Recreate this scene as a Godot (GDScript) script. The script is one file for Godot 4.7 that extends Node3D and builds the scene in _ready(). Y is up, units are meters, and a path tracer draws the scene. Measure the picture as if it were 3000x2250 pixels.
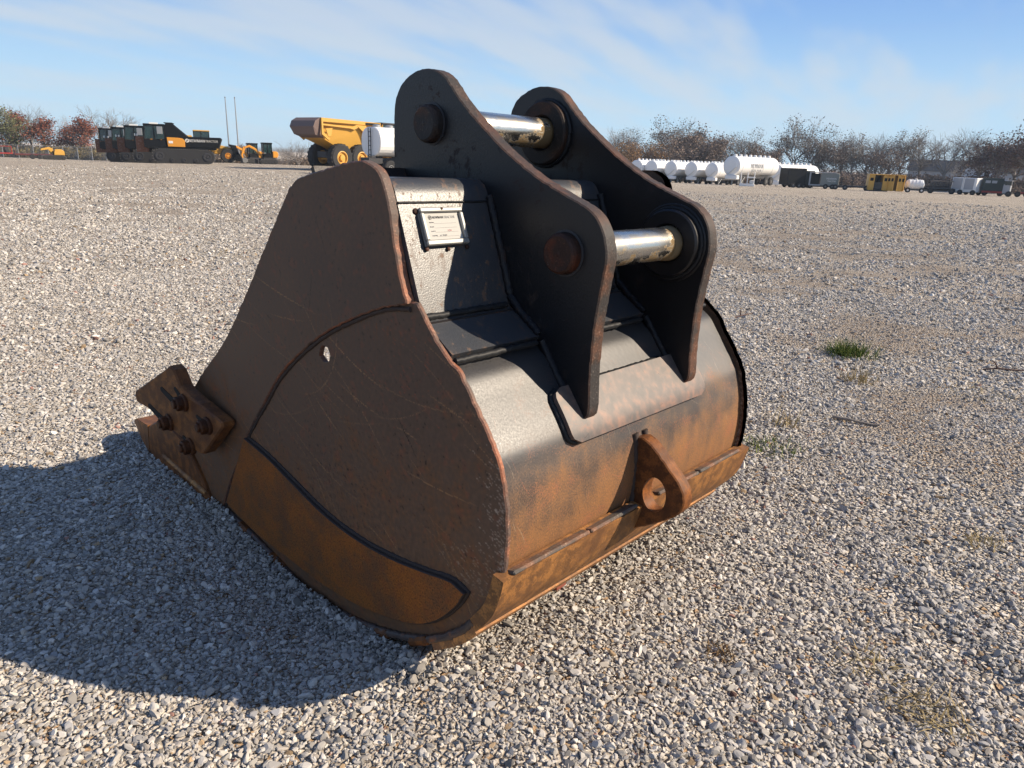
extends Node3D
# An excavator bucket lying on a gravel yard, machines, trailers and trees far behind. y up, metres.

const S := 1.075
var M := {}
var used := {}
var rng := RandomNumberGenerator.new()
var bump := FastNoiseLite.new()

# ---------------------------------------------------------------- names, nodes, materials
func numbered(n: String) -> String:
	var k: int = used.get(n, 0)
	used[n] = k + 1
	return n if k == 0 else "%s_%03d" % [n, k]

func mat(key: String, c: Color, rough: float, metal := 0.0, spec := 0.5) -> StandardMaterial3D:
	var m := StandardMaterial3D.new()
	m.albedo_color = c.linear_to_srgb()
	m.roughness = rough
	m.metallic = metal
	m.metallic_specular = spec
	m.resource_name = key
	M[key] = m
	return m

func st() -> SurfaceTool:
	var s := SurfaceTool.new()
	s.begin(Mesh.PRIMITIVE_TRIANGLES)
	return s

func build(called: String, pairs: Array, parent: Node) -> MeshInstance3D:
	var me := ArrayMesh.new()
	var i := 0
	while i < pairs.size():
		var before := me.get_surface_count()
		pairs[i].commit(me)
		if me.get_surface_count() > before:
			me.surface_set_material(me.get_surface_count() - 1, pairs[i + 1])
		i += 2
	var o := MeshInstance3D.new()
	o.mesh = me
	if parent == self:
		o.name = numbered(called)
		add_child(o)
	else:
		o.name = called
		parent.add_child(o, true)
	return o

func thing(called: String, label: String, category: String, group := "") -> Node3D:
	var o := Node3D.new()
	o.name = numbered(called)
	add_child(o)
	tag(o, label, category, group)
	return o

func tag(o: Node, label: String, category: String, group := "") -> void:
	o.set_meta("label", label)
	o.set_meta("category", category)
	if group:
		o.set_meta("group", group)

func copy(o: Node3D, label: String) -> Node3D:
	var c: Node3D = o.duplicate()
	var base := String(o.name)
	var cut := base.rfind("_0")
	c.name = numbered(base if cut < 0 else base.substr(0, cut))
	add_child(c)
	c.set_meta("label", label)
	return c

func polar(az: float, d: float) -> Vector3:
	var a := deg_to_rad(az)
	var p := Vector3(d * sin(a), 0, -d * cos(a))
	p.y = gh(p.x, p.z)
	return p

func place(o: Node3D, az: float, d: float, turn := 0.0, lift := 0.0, sc := 1.0) -> void:
	o.position = polar(az, d / cos(deg_to_rad(az))) + Vector3(0, lift, 0)
	o.rotation = Vector3(0, deg_to_rad(turn - az), 0)
	o.scale = Vector3.ONE * sc

# ---------------------------------------------------------------- shapes
func face(s: SurfaceTool, p: Array, out: Vector3, uv := []) -> void:
	var n: Vector3 = (p[1] - p[0]).cross(p[2] - p[0])
	if n.length_squared() < 1e-16 and p.size() > 3:
		n = (p[2] - p[0]).cross(p[3] - p[0])
	if n.length_squared() < 1e-18:
		return
	n = n.normalized()
	var flip := n.dot(out) < 0.0
	if flip:
		n = -n
	for i in range(1, p.size() - 1):
		var ids := [0, i, i + 1] if flip else [0, i + 1, i]
		for k in ids:
			s.set_normal(n)
			if uv.size():
				s.set_uv(uv[k])
			s.add_vertex(p[k])

func box(s: SurfaceTool, c: Vector3, size: Vector3, b := Basis.IDENTITY, r := 0.0) -> void:
	var h := size * 0.5
	r = minf(r, minf(h.x, minf(h.y, h.z)) * 0.8)
	var q := func(a: int, sg: float, i: float, j: float) -> Vector3:
		var v := Vector3.ZERO
		v[a] = sg * h[a]
		v[(a + 1) % 3] = i * (h[(a + 1) % 3] - r)
		v[(a + 2) % 3] = j * (h[(a + 2) % 3] - r)
		return c + b * v
	for a in 3:
		for sg in [-1.0, 1.0]:
			var o := Vector3.ZERO
			o[a] = sg
			face(s, [q.call(a, sg, -1.0, -1.0), q.call(a, sg, 1.0, -1.0), q.call(a, sg, 1.0, 1.0), q.call(a, sg, -1.0, 1.0)], b * o)
	if r <= 0.0:
		return
	for a in 3:
		var e := (a + 1) % 3
		for sa in [-1.0, 1.0]:
			for se in [-1.0, 1.0]:
				var o := Vector3.ZERO
				o[a] = sa
				o[e] = se
				# on face a: coordinates (e, third); on face e: coordinates (third, a)
				face(s, [q.call(a, sa, se, -1.0), q.call(a, sa, se, 1.0), q.call(e, se, 1.0, sa), q.call(e, se, -1.0, sa)], b * o)
	for sx in [-1.0, 1.0]:
		for sy in [-1.0, 1.0]:
			for sz in [-1.0, 1.0]:
				face(s, [q.call(0, sx, sy, sz), q.call(1, sy, sz, sx), q.call(2, sz, sx, sy)], b * Vector3(sx, sy, sz))

# smooth tube along a path, one radius per point
func tube(s: SurfaceTool, p: Array, rad: Array, seg := 8, caps := true, squash := 1.0) -> void:
	var rings := []
	var norms := []
	var t0: Vector3 = (p[1] - p[0]).normalized()
	var side := t0.cross(Vector3.UP if absf(t0.y) < 0.9 else Vector3.RIGHT).normalized()
	for i in p.size():
		var t: Vector3 = (p[mini(i + 1, p.size() - 1)] - p[maxi(i - 1, 0)]).normalized()
		side = (side - t * side.dot(t)).normalized()
		var up := side.cross(t)
		var ring := []
		var nr := []
		for k in seg:
			var a := TAU * k / seg
			var n := side * cos(a) + up * sin(a) * squash
			ring.append(p[i] + n * rad[i])
			nr.append(n.normalized())
		rings.append(ring)
		norms.append(nr)
	for i in p.size() - 1:
		for k in seg:
			var l := (k + 1) % seg
			for e in [[i, k], [i + 1, l], [i + 1, k], [i, k], [i, l], [i + 1, l]]:
				s.set_normal(norms[e[0]][e[1]])
				s.set_uv(Vector2(float(e[1] if e[1] else (seg if e[1] != k else 0)) / seg, float(e[0]) / (p.size() - 1)))
				s.add_vertex(rings[e[0]][e[1]])
	if caps:
		face(s, rings[0], -t0)
		face(s, rings[-1], (p[-1] - p[-2]).normalized())

func rod(s: SurfaceTool, a: Vector3, b: Vector3, r: float, seg := 8) -> void:
	tube(s, [a, b], [r, r], seg)

# turned body: profile of (radius, height) along an axis
func lathe(s: SurfaceTool, at: Vector3, axis: Vector3, prof: Array, seg := 20) -> void:
	axis = axis.normalized()
	var sx := axis.cross(Vector3.UP if absf(axis.y) < 0.9 else Vector3.RIGHT).normalized()
	var sy := axis.cross(sx)
	for i in prof.size() - 1:
		var a: Vector2 = prof[i]
		var b: Vector2 = prof[i + 1]
		var d := b - a
		var nn := Vector2(d.y, -d.x).normalized()
		for k in seg:
			var c := []
			for e in [[k, a], [k + 1, a], [k + 1, b], [k, b]]:
				var an: float = TAU * e[0] / seg
				var rd := sx * cos(an) + sy * sin(an)
				c.append([at + rd * e[1].x + axis * e[1].y, (rd * nn.x + axis * nn.y).normalized()])
			for tri in [[0, 2, 1], [0, 3, 2]]:
				if (c[tri[1]][0] - c[tri[0]][0]).cross(c[tri[2]][0] - c[tri[0]][0]).length_squared() < 1e-18:
					continue
				var gn: Vector3 = (c[tri[2]][0] - c[tri[0]][0]).cross(c[tri[1]][0] - c[tri[0]][0])
				var order = tri if gn.dot(c[tri[0]][1]) > 0.0 else [tri[0], tri[2], tri[1]]
				for v in order:
					s.set_normal(c[v][1])
					s.add_vertex(c[v][0])

func area2(p: PackedVector2Array) -> float:
	var a := 0.0
	for i in p.size():
		a += p[i].cross(p[(i + 1) % p.size()])
	return a

func pts(f: Array, k := S) -> PackedVector2Array:
	var o := PackedVector2Array()
	for i in range(0, f.size(), 2):
		o.append(Vector2(f[i], f[i + 1]) * k)
	return o

# rounds the gentle corners of an outline (or open path), keeps the sharp ones
func curve(p: PackedVector2Array, step: float, closed := true, sharp := 0.7, jitter := 0.0) -> PackedVector2Array:
	var n := p.size()
	var o := PackedVector2Array()
	for i in (n if closed else n - 1):
		var p0 := p[(i - 1 + n) % n] if closed or i > 0 else p[i]
		var p1 := p[i]
		var p2 := p[(i + 1) % n]
		var p3 := p[(i + 2) % n] if closed or i + 2 < n else p2
		var d := p2 - p1
		var l := d.length()
		var u := d / l
		var t1 := u
		var t2 := u
		if p0 != p1 and (p1 - p0).normalized().dot(u) > sharp:
			t1 = (p2 - p0).normalized()
		if p3 != p2 and (p3 - p2).normalized().dot(u) > sharp:
			t2 = (p3 - p1).normalized()
		var m := maxi(1, int(l / step))
		for k in m:
			var t := float(k) / m
			var q := p1 * (2 * t * t * t - 3 * t * t + 1) + t1 * l * (t * t * t - 2 * t * t + t) + p2 * (3 * t * t - 2 * t * t * t) + t2 * l * (t * t * t - t * t)
			if jitter > 0.0:
				q += Vector2(rng.randfn(), rng.randfn()) * jitter
			o.append(q)
	if not closed:
		o.append(p[n - 1])
	return o

func inset(p: PackedVector2Array, d: float) -> PackedVector2Array:
	var o := PackedVector2Array()
	var n := p.size()
	for i in n:
		var e1 := (p[i] - p[(i - 1 + n) % n]).normalized()
		var e2 := (p[(i + 1) % n] - p[i]).normalized()
		var n1 := Vector2(-e1.y, e1.x)
		var n2 := Vector2(-e2.y, e2.x)
		o.append(p[i] + (n1 + n2) / maxf(1.0 + n1.dot(n2), 0.5) * d)
	return o

func map_uv(p: Vector2) -> Vector2:
	return Vector2((p.x + 1.785) / 2.94, 1.0 - (p.y + 0.1) / 2.2)

# a plate cut to an outline: faces into sf, cut rim into sr; w is the distance across the bucket (z = -w)
func plate(sf: SurfaceTool, sr: SurfaceTool, poly: PackedVector2Array, w0: float, w1: float, bev := 0.003, hole := PackedVector2Array()) -> void:
	if area2(poly) < 0.0:
		poly.reverse()
	var inn := inset(poly, bev)
	var whole := inn
	if hole.size():
		if area2(hole) > 0.0:
			hole.reverse()
		var hk := 0
		var ok := 0
		var best := 1e9
		for i in hole.size():
			for j in inn.size():
				var dd := hole[i].distance_squared_to(inn[j])
				if dd < best:
					best = dd
					hk = i
					ok = j
		var off := (hole[hk] - inn[ok]).orthogonal().normalized() * 2e-4
		whole = PackedVector2Array()
		for i in ok + 1:
			whole.append(inn[i])
		for i in hole.size():
			whole.append(hole[(hk + i) % hole.size()])
		whole.append(hole[hk] + off)
		whole.append(inn[ok] + off)
		for i in range(ok + 1, inn.size()):
			whole.append(inn[i])
	var t := Geometry2D.triangulate_polygon(whole)
	if t.is_empty():
		printerr("no triangles for an outline of ", whole.size())
	for side in [[w0, 1.0], [w1, -1.0]]:
		for i in range(0, t.size(), 3):
			var a := whole[t[i]]
			var b := whole[t[i + 1]]
			var c := whole[t[i + 2]]
			face(sf, [Vector3(a.x, a.y, -side[0]), Vector3(b.x, b.y, -side[0]), Vector3(c.x, c.y, -side[0])], Vector3(0, 0, side[1]), [map_uv(a), map_uv(b), map_uv(c)])
	rim(sr, poly, inn, w0, w1, bev)
	if hole.size():
		rim(sr, hole, hole, w0, w1, 0.0)

func rim(sr: SurfaceTool, poly: PackedVector2Array, inn: PackedVector2Array, w0: float, w1: float, bev: float) -> void:
	var n := poly.size()
	var en := []
	for i in n:
		var e := (poly[(i + 1) % n] - poly[i]).normalized()
		en.append(Vector2(e.y, -e.x))
	for i in n:
		var j := (i + 1) % n
		var na: Vector2 = (en[i] + en[(i - 1 + n) % n]).normalized() if en[i].dot(en[(i - 1 + n) % n]) > 0.75 else en[i]
		var nb: Vector2 = (en[i] + en[j]).normalized() if en[i].dot(en[j]) > 0.75 else en[i]
		var rows := [[inn, -w0, 1.0], [poly, -w0 - bev, 0.0], [poly, -w1 + bev, 0.0], [inn, -w1, -1.0]]
		for k in 3:
			if bev == 0.0 and k != 1:
				continue
			var z := 0.0 if k == 1 else (0.7 if k == 0 else -0.7)
			var q := [[rows[k][0][i], rows[k][1], na], [rows[k + 1][0][i], rows[k + 1][1], na], [rows[k + 1][0][j], rows[k + 1][1], nb], [rows[k][0][j], rows[k][1], nb]]
			for tri in [[0, 2, 1], [0, 3, 2]]:
				for v in tri:
					var e: Array = q[v]
					sr.set_normal(Vector3(e[2].x, e[2].y, z).normalized())
					sr.set_uv(map_uv(e[0]))
					sr.add_vertex(Vector3(e[0].x, e[0].y, e[1]))

# a curved sheet: open path in the (u, v) plane swept across w, with thickness on the inner side
func sheet(s: SurfaceTool, path: PackedVector2Array, w0: float, w1: float, thick: float, shell_uv := false) -> void:
	var n := path.size()
	var nor := []
	var arc := [0.0]
	for i in n:
		var e := (path[mini(i + 1, n - 1)] - path[maxi(i - 1, 0)]).normalized()
		nor.append(Vector2(-e.y, e.x))       # left of the path; paths run so that left is outside
		if i:
			arc.append(arc[i - 1] + path[i].distance_to(path[i - 1]))
	for i in n - 1:
		for sgn in [1.0, -1.0]:
			var o := 0.0 if sgn > 0 else -thick
			var v := []
			for e in [[i, w0], [i, w1], [i + 1, w1], [i + 1, w0]]:
				var p: Vector2 = path[e[0]] + nor[e[0]] * o
				var uv := Vector2(e[1] / 1.36, arc[e[0]] / 1.36) if shell_uv else map_uv(p)
				v.append([Vector3(p.x, p.y, -e[1]), Vector3(nor[e[0]].x, nor[e[0]].y, 0) * sgn, uv])
			var g: Vector3 = (v[2][0] - v[0][0]).cross(v[1][0] - v[0][0])
			for tri in ([[0, 1, 2], [0, 2, 3]] if g.dot(v[0][1]) > 0.0 else [[0, 2, 1], [0, 3, 2]]):
				for k in tri:
					s.set_normal(v[k][1])
					s.set_uv(v[k][2])
					s.add_vertex(v[k][0])
	for e in [[0, -1.0], [n - 1, 1.0]]:
		var a: Vector2 = path[e[0]]
		var b: Vector2 = a - nor[e[0]] * thick
		var uv := Vector2(0.5, arc[e[0]] / 1.36) if shell_uv else map_uv(a)
		face(s, [Vector3(a.x, a.y, -w0), Vector3(a.x, a.y, -w1), Vector3(b.x, b.y, -w1), Vector3(b.x, b.y, -w0)], Vector3(-nor[e[0]].y, nor[e[0]].x, 0) * -e[1], [uv, uv, uv, uv])
	for w in [[w0, 1.0], [w1, -1.0]]:
		for i in n - 1:
			var q := []
			var uv := []
			for p in [path[i], path[i + 1], path[i + 1] - nor[i + 1] * thick, path[i] - nor[i] * thick]:
				q.append(Vector3(p.x, p.y, -w[0]))
				uv.append(Vector2(w[0] / 1.36, arc[i] / 1.36) if shell_uv else map_uv(p))
			face(s, q, Vector3(0, 0, w[1]), uv)

# a lumpy weld bead
func weld(s: SurfaceTool, p: Array, r: float, seg := 6) -> void:
	var o := []
	var rad := []
	for i in p.size() - 1:
		var l: float = p[i].distance_to(p[i + 1])
		var m := maxi(1, int(l / 0.009))
		for k in m:
			o.append(p[i].lerp(p[i + 1], float(k) / m) + Vector3(rng.randfn(), rng.randfn(), rng.randfn()) * r * 0.07)
			rad.append(r * (0.95 + 0.05 * sin(o.size() * 1.9) + rng.randfn() * 0.05))
	o.append(p[-1])
	rad.append(r * 0.7)
	tube(s, o, rad, seg)

func uvw(p: Vector2, w: float) -> Vector3:
	return Vector3(p.x, p.y, -w)

func circle(c: Vector2, r: float, n := 28, ry := -1.0) -> PackedVector2Array:
	var o := PackedVector2Array()
	for i in n:
		o.append(c + Vector2(cos(TAU * i / n) * r, sin(TAU * i / n) * (r if ry < 0 else ry)))
	return o

func letters(called: String, text: String, size: float, m: Material, parent: Node, xf: Transform3D, depth := 0.002, font := "Droid Sans", width := 0.0) -> void:
	var t := TextMesh.new()
	var f := SystemFont.new()
	f.font_names = PackedStringArray([font])
	t.font = f
	t.text = text
	t.font_size = 64
	t.pixel_size = size / 64.0
	t.depth = depth
	t.curve_step = 4.0
	t.material = m
	var o := MeshInstance3D.new()
	o.mesh = t
	o.name = called
	parent.add_child(o, true)
	if width > 0.0:
		var k := width / maxf(t.get_aabb().size.x, 1e-4)
		xf.basis = xf.basis * Basis.from_scale(Vector3(k, k, 1))
	o.transform = xf

# ---------------------------------------------------------------- computed textures
func noise(freq: float, seed_: int, oct := 4, kind := FastNoiseLite.TYPE_SIMPLEX_SMOOTH) -> FastNoiseLite:
	var n := FastNoiseLite.new()
	n.noise_type = kind
	n.frequency = freq
	n.seed = seed_
	n.fractal_type = FastNoiseLite.FRACTAL_FBM if oct > 1 else FastNoiseLite.FRACTAL_NONE
	n.fractal_octaves = oct
	return n

func grey(w: int, h: int, n: FastNoiseLite, seamless := true) -> PackedByteArray:
	var im := n.get_seamless_image(w, h) if seamless else n.get_image(w, h)
	im.convert(Image.FORMAT_L8)
	return im.get_data()

func tex(w: int, h: int, fmt: int, data: PackedByteArray) -> ImageTexture:
	return ImageTexture.create_from_image(Image.create_from_data(w, h, false, fmt, data))

func sm(a: float, b: float, x: float) -> float:
	var t := clampf((x - a) / (b - a), 0.0, 1.0)
	return t * t * (3.0 - 2.0 * t)

func put(d: PackedByteArray, i: int, c: Color) -> void:
	d[i] = int(clampf(c.r, 0, 1) * 255.0)
	d[i + 1] = int(clampf(c.g, 0, 1) * 255.0)
	d[i + 2] = int(clampf(c.b, 0, 1) * 255.0)

# sRGB colours of old bucket paint and rust (they are what the paint and rust are, lit or not)
const PAINT := Color(0.275, 0.23, 0.205)
const BROWN := Color(0.398, 0.297, 0.22)
const RUST := Color(0.51, 0.315, 0.16)
const RED := Color(0.52, 0.27, 0.19)
const DUST := Color(0.62, 0.55, 0.46)

func scratch(col: PackedByteArray, w: int, h: int, count: int, tone: Color, slope: float, spread: float, y0: float, y1: float, longest: float) -> void:
	for k in count:
		var x := rng.randf() * w
		var y := rng.randf_range(y0, y1) * h
		var a := slope + rng.randfn() * spread
		var bend := rng.randfn() * 0.004
		var l := int(rng.randf_range(0.15, 1.0) * longest)
		var str := rng.randf_range(0.15, 0.75)
		for i in l:
			x += cos(a)
			y += sin(a)
			a += bend
			var xi := int(x)
			var yi := int(y)
			if xi < 0 or yi < 0 or xi >= w or yi >= h:
				break
			if rng.randf() < 0.25:
				continue
			var q := (yi * w + xi) * 3
			var f := str * sin(PI * float(i) / l)
			put(col, q, Color(col[q] / 255.0, col[q + 1] / 255.0, col[q + 2] / 255.0).lerp(tone, f))

func make_textures() -> void:
	# the bucket's side: brown paint above, rust that the ground has worn in below
	var w := 800
	var h := 600
	var n1 := grey(w, h, noise(0.006, 11, 5), false)
	var n2 := grey(w, h, noise(0.03, 12, 4), false)
	var n3 := grey(w, h, noise(0.16, 13, 3), false)
	var n4 := grey(w, h, noise(0.07, 14, 2), false)
	var col := PackedByteArray()
	var rou := PackedByteArray()
	col.resize(w * h * 3)
	rou.resize(w * h)
	for y in h:
		var v := (1.0 - float(y) / h) * 2.2 - 0.1
		for x in w:
			var i := y * w + x
			var a := n1[i] / 255.0
			var b := n2[i] / 255.0
			var c := n3[i] / 255.0
			var worn := sm(1.25, 0.2, v + (a - 0.5) * 0.9)
			var rust := sm(0.45, 1.15, worn * 0.85 + (b - 0.5) * 0.6 + (c - 0.5) * 0.25)
			var k := PAINT.lerp(BROWN, clampf(0.35 + worn * 0.62 + (a - 0.5) * 0.6, 0, 1))
			k = k.lerp(RUST, rust * 0.42)
			k = k.lerp(RED, sm(0.66, 0.85, n4[i] / 255.0 + (b - 0.5) * 0.5) * 0.22)
			k = k * (0.86 + c * 0.28)
			if c < 0.2 and b > 0.5:
				k = k * 0.72
			put(col, i * 3, k)
			rou[i] = int(clampf(0.6 + rust * 0.25 + (c - 0.5) * 0.25, 0.3, 0.95) * 255)
	scratch(col, w, h, 120, Color(0.64, 0.47, 0.30), 0.35, 0.3, 0.40, 0.82, 190.0)
	# bare chips along the back edge and the heel, runs of rust below the welded arc
	for e in [[0.90, 0.72, 0.03, 0.10, 150, Color(0.66, 0.60, 0.54)], [0.93, 0.55, 0.02, 0.08, 160, Color(0.68, 0.62, 0.56)], [0.82, 0.46, 0.06, 0.05, 140, Color(0.58, 0.50, 0.42)], [-0.45, 0.30, 0.05, 0.09, 120, RUST], [-0.85, 0.22, 0.15, 0.05, 200, RUST], [0.2, 0.62, 0.3, 0.15, 200, Color(0.28, 0.17, 0.13)], [0.55, 1.0, 0.1, 0.1, 90, RED]]:
		for k in int(e[4]):
			var cx: float = (e[0] + rng.randfn() * e[2]) * S
			var cy: float = (e[1] + rng.randfn() * e[3]) * S
			var xi := int((cx + 1.785) / 2.94 * w)
			var yi := int((1.0 - (cy + 0.1) / 2.2) * h)
			var len := rng.randi_range(1, 4)
			for i in len:
				if xi + i < 0 or xi + i >= w or yi + i / 2 < 0 or yi + i / 2 >= h:
					continue
				var q := ((yi + i / 2) * w + xi + i) * 3
				put(col, q, Color(col[q] / 255.0, col[q + 1] / 255.0, col[q + 2] / 255.0).lerp(e[5], rng.randf_range(0.25, 0.75)))
	for k in 70:
		var cx := rng.randf_range(-0.5, 0.6)
		var cy := 0.66 + sqrt(maxf(0.0, 0.2 - pow(cx - 0.45, 2.0) * 0.2)) - 0.05
		var xi := int((cx * S + 1.785) / 2.94 * w)
		var yi := int((1.0 - (cy * S + 0.1) / 2.2) * h)
		var len := rng.randi_range(8, 40)
		for i in len:
			if yi + i < 0 or yi + i >= h:
				continue
			var q := ((yi + i) * w + xi) * 3
			put(col, q, Color(col[q] / 255.0, col[q + 1] / 255.0, col[q + 2] / 255.0).lerp(Color(0.42, 0.25, 0.15), 0.35 * (1.0 - float(i) / len)))
	scratch(col, w, h, 50, Color(0.1, 0.08, 0.08), 1.3, 0.5, 0.05, 0.6, 60.0)
	scratch(col, w, h, 60, RED, 1.2, 0.6, 0.05, 0.9, 40.0)
	var side := mat("painted_side_plate", Color(1, 1, 1), 1.0)
	side.albedo_texture = tex(w, h, Image.FORMAT_RGB8, col)
	side.metallic_specular = 0.4
	side.roughness_texture = tex(w, h, Image.FORMAT_L8, rou)
	# the back shell: x runs across the bucket, y down round its back
	w = 700
	h = 900
	n1 = grey(w, h, noise(0.006, 21, 5), false)
	n2 = grey(w, h / 4, noise(0.03, 22, 4), false)
	n3 = grey(w, h / 2, noise(0.4, 23, 2), false)
	n4 = grey(w, h, noise(0.012, 24, 3), false)
	col = PackedByteArray()
	rou = PackedByteArray()
	col.resize(w * h * 3)
	rou.resize(w * h)
	for y in h:
		var t := float(y) / h * 1.36       # metres round the back
		for x in w:
			var i := y * w + x
			var a := n1[i] / 255.0
			var b := n2[y / 4 * w + x] / 255.0
			var c := n3[y / 2 * w + x] / 255.0
			var far := float(x) / w
			var worn := sm(0.22, 0.64, t + (a - 0.5) * 0.2 + far * 0.07)
			var rust := sm(0.30, 1.25, worn * 1.0 + (b - 0.5) * 0.4 + (c - 0.5) * 0.42)
			var k := Color(0.15, 0.16, 0.18).lerp(Color(0.225, 0.215, 0.215), a)
			k = k.lerp(Color(0.36, 0.265, 0.20), worn * 0.9)
			k = k.lerp(Color(0.56, 0.375, 0.195), rust * 0.85)
			k = k.lerp(Color(0.58, 0.33, 0.22), sm(0.66, 0.9, n4[i] / 255.0 + (c - 0.5) * 0.7) * sm(0.05, 0.2, t) * 0.35)
			k = k * (0.84 + c * 0.3)
			put(col, i * 3, k)
			rou[i] = int(clampf(0.46 + rust * 0.3 + worn * 0.1 + (c - 0.5) * 0.18, 0.25, 0.95) * 255)
	scratch(col, w, h, 200, Color(0.60, 0.34, 0.24), 1.5, 0.35, 0.12, 0.7, 60.0)
	scratch(col, w, h, 120, Color(0.2, 0.13, 0.1), 1.5, 0.4, 0.3, 0.95, 40.0)
	scratch(col, w, h, 120, DUST, 1.4, 0.4, 0.1, 0.9, 70.0)
	var shell := mat("worn_back_shell", Color(1, 1, 1), 1.0)
	shell.albedo_texture = tex(w, h, Image.FORMAT_RGB8, col)
	shell.metallic_specular = 0.55
	shell.roughness_texture = tex(w, h, Image.FORMAT_L8, rou)
	# tiles (1 m): dark paint with flecks of rust; plain rust; fine grain for relief
	var q := 512
	n1 = grey(q, q, noise(0.008, 31, 5))
	n2 = grey(q, q, noise(0.035, 32, 4))
	n3 = grey(q, q, noise(0.22, 33, 3))
	var dark := PackedByteArray()
	var darkr := PackedByteArray()
	var old := PackedByteArray()
	var oldr := PackedByteArray()
	var earth := PackedByteArray()
	earth.resize(q * q * 3)
	var mix := PackedByteArray()
	mix.resize(q * q * 3)
	dark.resize(q * q * 3)
	old.resize(q * q * 3)
	darkr.resize(q * q)
	oldr.resize(q * q)
	for i in q * q:
		var a := n1[i] / 255.0
		var b := n2[i] / 255.0
		var c := n3[i] / 255.0
		var r := sm(0.70, 0.86, b * 0.7 + a * 0.4 + (c - 0.5) * 0.2)
		put(dark, i * 3, (Color(0.15, 0.15, 0.165).lerp(Color(0.22, 0.19, 0.18), a * 0.8).lerp(Color(0.42, 0.26, 0.16), r * 0.65)) * (0.86 + c * 0.28))
		darkr[i] = int(clampf(0.42 + r * 0.3 + (c - 0.5) * 0.22, 0.2, 1) * 255)
		var r2 := sm(0.3, 0.75, b + (c - 0.5) * 0.4)
		put(old, i * 3, (Color(0.33, 0.22, 0.18).lerp(Color(0.52, 0.33, 0.22), r2).lerp(Color(0.58, 0.53, 0.50), sm(0.62, 0.78, a + (c - 0.5) * 0.5) * 0.55)) * (0.84 + c * 0.32))
		put(earth, i * 3, (Color(0.43, 0.32, 0.22).lerp(Color(0.60, 0.44, 0.27), r2).lerp(Color(0.36, 0.26, 0.2), sm(0.55, 0.75, a + (c - 0.5) * 0.5) * 0.6)) * (0.84 + c * 0.32))
		put(mix, i * 3, (Color(0.26, 0.25, 0.245).lerp(Color(0.43, 0.30, 0.235), sm(0.40, 0.8, a * 0.7 + b * 0.35)).lerp(Color(0.6, 0.55, 0.5), sm(0.72, 0.85, c + (b - 0.5) * 0.3) * 0.5)) * (0.82 + c * 0.36))
		oldr[i] = int(clampf(0.62 + (c - 0.5) * 0.3, 0.2, 1) * 255)
	var grain := tex(q, q, Image.FORMAT_L8, n3)
	var lumps := tex(q, q, Image.FORMAT_L8, grey(q, q, noise(0.12, 34, 4)))
	for e in [["dark_paint", dark, darkr, 0.02], ["rusty_steel", old, oldr, 0.05], ["earthy_rust", earth, oldr, 0.04], ["edge_mix", mix, oldr, 0.06]]:
		var m := mat(e[0], Color(1, 1, 1), 1.0)
		m.albedo_texture = tex(q, q, Image.FORMAT_RGB8, e[1])
		m.roughness_texture = tex(q, q, Image.FORMAT_L8, e[2])
		m.uv1_triplanar = true
		m.metallic_specular = 0.35
		m.heightmap_enabled = true
		m.heightmap_texture = grain
		m.heightmap_scale = e[3] * 1.6
	for k in ["painted_side_plate", "worn_back_shell"]:
		M[k].heightmap_enabled = true
		M[k].heightmap_texture = lumps
		M[k].heightmap_scale = 0.018
	# the panel's paint: the same dark paint, with the mill grain that glitters in the sun
	var pan: StandardMaterial3D = M.dark_paint.duplicate()
	pan.uv1_scale = Vector3(1.7, 1.7, 1.7)
	pan.heightmap_scale = 0.05
	pan.metallic_specular = 0.55
	pan.albedo_color = Color(1.2, 1.3, 1.34)
	M["panel_paint"] = pan
	var orange: StandardMaterial3D = M.earthy_rust.duplicate()
	orange.albedo_color = Color(0.85, 0.72, 0.6)
	M["wear_rust"] = orange
	var wp := mat("wear_plate_rust", Color(1, 1, 1), 1.0)
	n1 = grey(600, 300, noise(0.009, 41, 4), false)
	n2 = grey(600, 300, noise(0.05, 42, 4), false)
	n3 = grey(600, 300, noise(0.3, 43, 2), false)
	col = PackedByteArray()
	col.resize(600 * 300 * 3)
	for i in 600 * 300:
		var a := n1[i] / 255.0
		var b := n2[i] / 255.0
		var c := n3[i] / 255.0
		var k := Color(0.41, 0.28, 0.185).lerp(Color(0.55, 0.33, 0.145), sm(0.25, 0.9, a * 0.7 + b * 0.5 + (c - 0.5) * 0.3)).lerp(Color(0.43, 0.26, 0.18), sm(0.55, 0.85, b) * 0.5)
		put(col, i * 3, k * (0.8 + c * 0.36) * (0.7 if c < 0.22 else 1.0))
	scratch(col, 600, 300, 90, Color(0.25, 0.15, 0.1), 1.57, 0.2, 0.1, 0.95, 10.0)
	wp.albedo_texture = tex(600, 300, Image.FORMAT_RGB8, col)
	wp.uv1_scale = Vector3(2.2, 3.4, 1)
	wp.roughness = 0.75
	wp.metallic_specular = 0.3
	n1 = grey(400, 200, noise(0.012, 71, 4), false)
	n2 = grey(400, 200, noise(0.04, 72, 5), false)
	col = PackedByteArray()
	col.resize(400 * 200 * 3)
	for i in 400 * 200:
		var a := n1[i] / 255.0
		var b := n2[i] / 255.0
		var lo := float(i / 400) / 200.0
		put(col, i * 3, Color(0.30, 0.285, 0.28).lerp(Color(0.40, 0.34, 0.31), a).lerp(Color(0.52, 0.34, 0.25), sm(0.5, 1.0, b * 0.8 + lo * 0.35) * 0.45) * (0.86 + 0.28 * b))
	scratch(col, 400, 200, 160, Color(0.55, 0.31, 0.22), 1.2, 0.8, 0.0, 1.0, 26.0)
	scratch(col, 400, 200, 60, Color(0.16, 0.12, 0.11), 1.2, 0.8, 0.0, 1.0, 20.0)
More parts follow.
